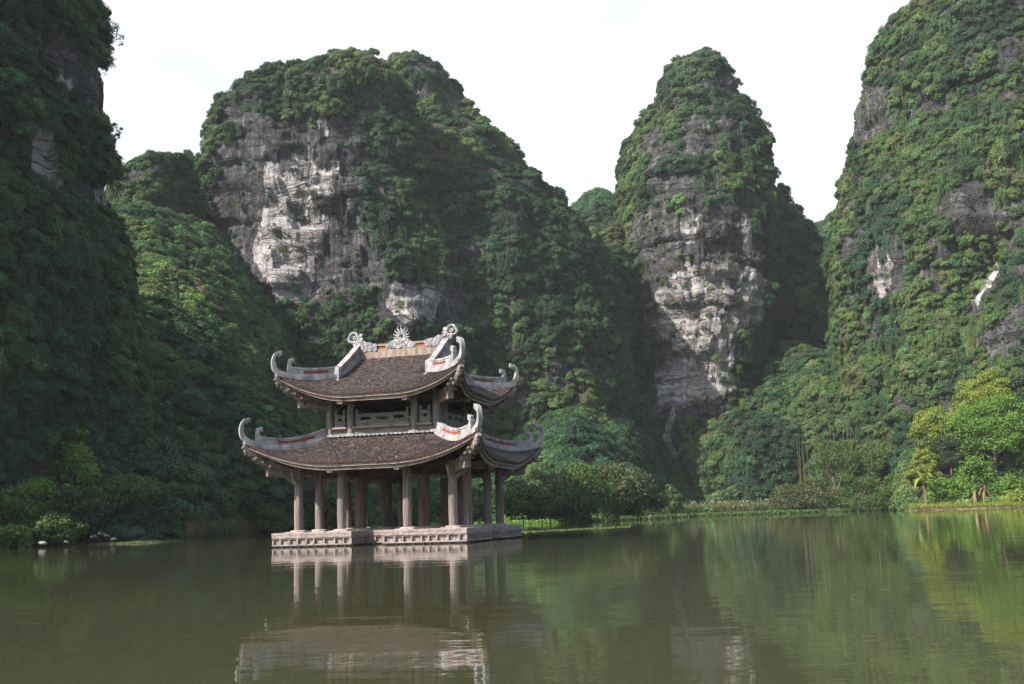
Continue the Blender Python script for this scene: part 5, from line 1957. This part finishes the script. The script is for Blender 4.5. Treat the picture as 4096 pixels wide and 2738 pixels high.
# boulders and white bundles at the water on the left
def boulder(label, vx, vy, Y, size, mat, name='boulder', cat='boulder', group=None, seed=0, sq=(1.3, 0.8, 0.5)):
    p = at(vx, vy, Y)
    mb = MB()
    mb.ball((0, 0, 0), size, 12, sq)
    V = np.array(mb.v)
    rngb = np.random.default_rng(seed)
    V = V * (1 + 0.7 * fbm(V + seed * 7.3, size * 1.5, 3, seed, 0.6))[:, None]
    o = mesh_obj(name, V, mb.f, mat)
    o.location = (p[0], Y, max(p[2], 0.02))
    o.rotation_euler = (rngb.uniform(-.3, .3), rngb.uniform(-.3, .3), rngb.uniform(0, 6))
    tag(o, label, cat, group)
BGp = 'grey boulders at the water on the left'
for k, (vx, vy, s, lab) in enumerate([(218, 1233, 0.40, 'flat grey boulder leftmost at the water under the dark bush'), (232, 1226, 0.55, 'largest grey boulder at the water under the dark bush'),
                                      (247, 1231, 0.45, 'slanting grey boulder right of the largest one'), (258, 1236, 0.32, 'small grey boulder at the right end of the rocks')]):
    boulder(lab, vx, vy, 84.5, s * 0.8, M['boulder'], group=BGp, seed=k + 1)
wht = weathered('dirty_white', (0.34, 0.34, 0.33), (0.2, 0.2, 0.19), sc=4, fine=14)
boulder('larger white bundle lying at the waterline on the left', 99, 1245, 80.0, 0.25, wht, 'white_bundle', 'bundle', None, 11, (1.1, 0.7, 0.55))
boulder('smaller white bundle at the waterline nearer the boulders', 152, 1242, 81.5, 0.17, wht, 'white_bundle', 'bundle', None, 12, (1.2, 0.7, 0.5))
for k, (px, py, lab) in enumerate([(270, 2200, 'orange leaf floating nearest the white bundles'), (314, 2207, 'long orange leaf floating below the boulders'), (120, 2233, 'pale orange leaf floating far left'), (189, 2230, 'orange leaf floating between the other drifting leaves')]):
    w = on_water(px, py)
    mb = MB()
    mb.add([(-0.20, 0, 0.012), (0, -0.08, 0.02), (0.22, 0.01, 0.03), (0.02, 0.09, 0.02)], [(0, 1, 2, 3)])
    o = mb.build('floating_leaf', M['leaf_dry'])
    o.location = (w[0], w[1], 0)
    o.rotation_euler = (0, 0, k * 0.3)
    tag(o, lab, 'leaf', 'orange leaves adrift on the left')

# ---------------------------------------------------------------- low growth along the water: masses nobody could count
def blades(P, h, rng, width=0.06, lean=0.25):
    n = len(P)
    a = rng.uniform(0, 2 * np.pi, n)
    d = np.stack([np.cos(a), np.sin(a), 0 * a], 1)
    s = np.stack([-np.sin(a), np.cos(a), 0 * a], 1)
    hh = (h * rng.uniform(0.6, 1.2, n))[:, None]
    up = np.array([0, 0, 1.0])
    ln = rng.normal(0, lean, n)[:, None]
    m_ = P + up * hh * 0.55 + d * hh * ln * 0.35
    t = P + up * hh * 0.97 + d * hh * ln
    V = np.stack([P - s * width * 0.5, m_ - s * width * 0.45, t, m_ + s * width * 0.45], 1).reshape(-1, 3)
    return V, np.arange(n * 4).reshape(n, 4), t

def along_shore(vx0, vx1, n, r0, r1, rng, zero=False):
    vx = rng.uniform(vx0, vx1, n)
    th = np.array([math.atan2(*ray(v * 1.746, 2090)[:2]) for v in vx])
    rr_ = shore_r(th) + rng.uniform(r0, r1, n)
    x, y = rr_ * np.sin(th), rr_ * np.cos(th)
    z = np.zeros(n) if zero else np.maximum(land_z(x, y), 0.0)
    return np.stack([x, y, z], 1)

rng = np.random.default_rng(31)
def hyacinth(vx0, vx1, n, depth, name, label, mat, size=0.34, h=0.45):
    P = along_shore(vx0, vx1, n, -depth, 3.0, rng, True)
    ed = fbm(P, 6, 3, 8)
    th = np.arctan2(P[:, 0], P[:, 1])
    keep = (np.hypot(P[:, 0], P[:, 1]) - shore_r(th)) > -depth * (0.55 + 0.6 * ed)
    P = P[keep]
    P[:, 2] += rng.uniform(0.02, h, len(P))
    V, F_ = kites(P, unit(rng.normal(size=P.shape) * 0.6 + np.array([0, -0.5, 0.8])), size, rng, -0.6, 0.7)
    tag(mesh_obj(name, V, F_, mat), label, kind='stuff')
hyacinth(1150, 1310, 3500, 6, 'water_hyacinth', 'bright green water hyacinth right of the pavilion', M['leaf_bright'], 0.30, 0.6)
hyacinth(1325, 2060, 26000, 9, 'water_hyacinth', 'long bright green belt of water hyacinth along the far shore', M['leaf_green'], 0.36, 0.75)
hyacinth(640, 1150, 9000, 5, 'water_hyacinth', 'green water hyacinth seen between the columns', M['leaf_bright'])
hyacinth(-60, 640, 5200, 0.9, 'floating_weed', 'thin pale fringe of weed along the left waterline', M['reed'], 0.14, 0.10)
P = along_shore(1320, 2060, 7000, -1.0, 4.0, rng)
V, F_, _t = blades(P, 0.8, rng, 0.07)
tag(mesh_obj('waterside_grass', V, F_, M['reed']), 'dull grass behind the hyacinth belt', kind='stuff')
P = along_shore(1560, 1800, 5200, 3.5, 11.0, rng)
V, F_, tips = blades(P, 2.6, rng, 0.10, 0.3)
V2, F2 = kites(tips[::14] + np.array([0, 0, 0.1]), unit(rng.normal(size=(len(tips[::14]), 3)) + np.array([0, -0.8, 0.2])), 0.75, rng, -1.0, 0.35)
o = mesh_obj('reeds', np.vstack([V, V2]), np.vstack([F_, F2 + len(V)]), M['reed'])
o.data.materials.append(M['plume'])
mi = np.zeros(len(o.data.polygons), np.int32); mi[len(F_):] = 1
o.data.polygons.foreach_set('material_index', mi)
tag(o, 'tall reeds with pale feathery plumes at the foot of the tower hill', kind='stuff')
P = along_shore(430, 650, 2600, -0.6, 3.0, rng)
V, F_, _t = blades(P, 1.7, rng, 0.05, 0.3)
tag(mesh_obj('dry_grass', V, F_, M['dry_reed']), 'dry brownish grass on the left shore beside the pavilion', kind='stuff')
P = along_shore(2045, 2400, 11000, -0.6, 9.0, rng)
P[:, 2] += 0.35 * np.clip((np.hypot(P[:, 0], P[:, 1]) - 192) / 2, 0, 1)
V, F_, _t = blades(P, 0.7, rng, 0.09, 0.4)
tag(mesh_obj('bank_grass', V, F_, M['leaf_lime']), 'sunlit grass over the right bank', kind='stuff')
n = 2600
px = rng.uniform(2060, 2520, n)
P2 = np.array([on_water(x, 2131 - (x - 2060) * 0.052 + rng.normal(0, 1.0)) for x in px])
P = np.stack([P2[:, 0], P2[:, 1], np.full(n, 0.015)], 1)
V, F_ = kites(P, unit(rng.normal(size=P.shape) * 0.15 + np.array([0, 0, 1])), 0.16, rng, 0.0, 0.8)
tag(mesh_obj('floating_weed', V, F_, M['reed']), 'thin pale line of drifting weed on the water right of the pavilion', kind='stuff')
HAZE = 0.00015
# ---------------------------------------------------------------- the air
hm, hnt, hout = new_mat('haze')
pv_ = N(hnt, 'ShaderNodeVolumePrincipled')
pv_.inputs['Color'].default_value = (0.86, 0.92, 1.0, 1)
pv_.inputs['Density'].default_value = HAZE
pv_.inputs['Anisotropy'].default_value = 0.2
L(hnt, pv_.outputs[0], hout.inputs['Volume'])
hb_ = MB()
hb_.box((0, 220, 100), (1400, 900, 209))
hz_ = hb_.build('haze', hm)
tag(hz_, 'thin bluish haze filling the valley', kind='stuff')
hz_.visible_shadow = True
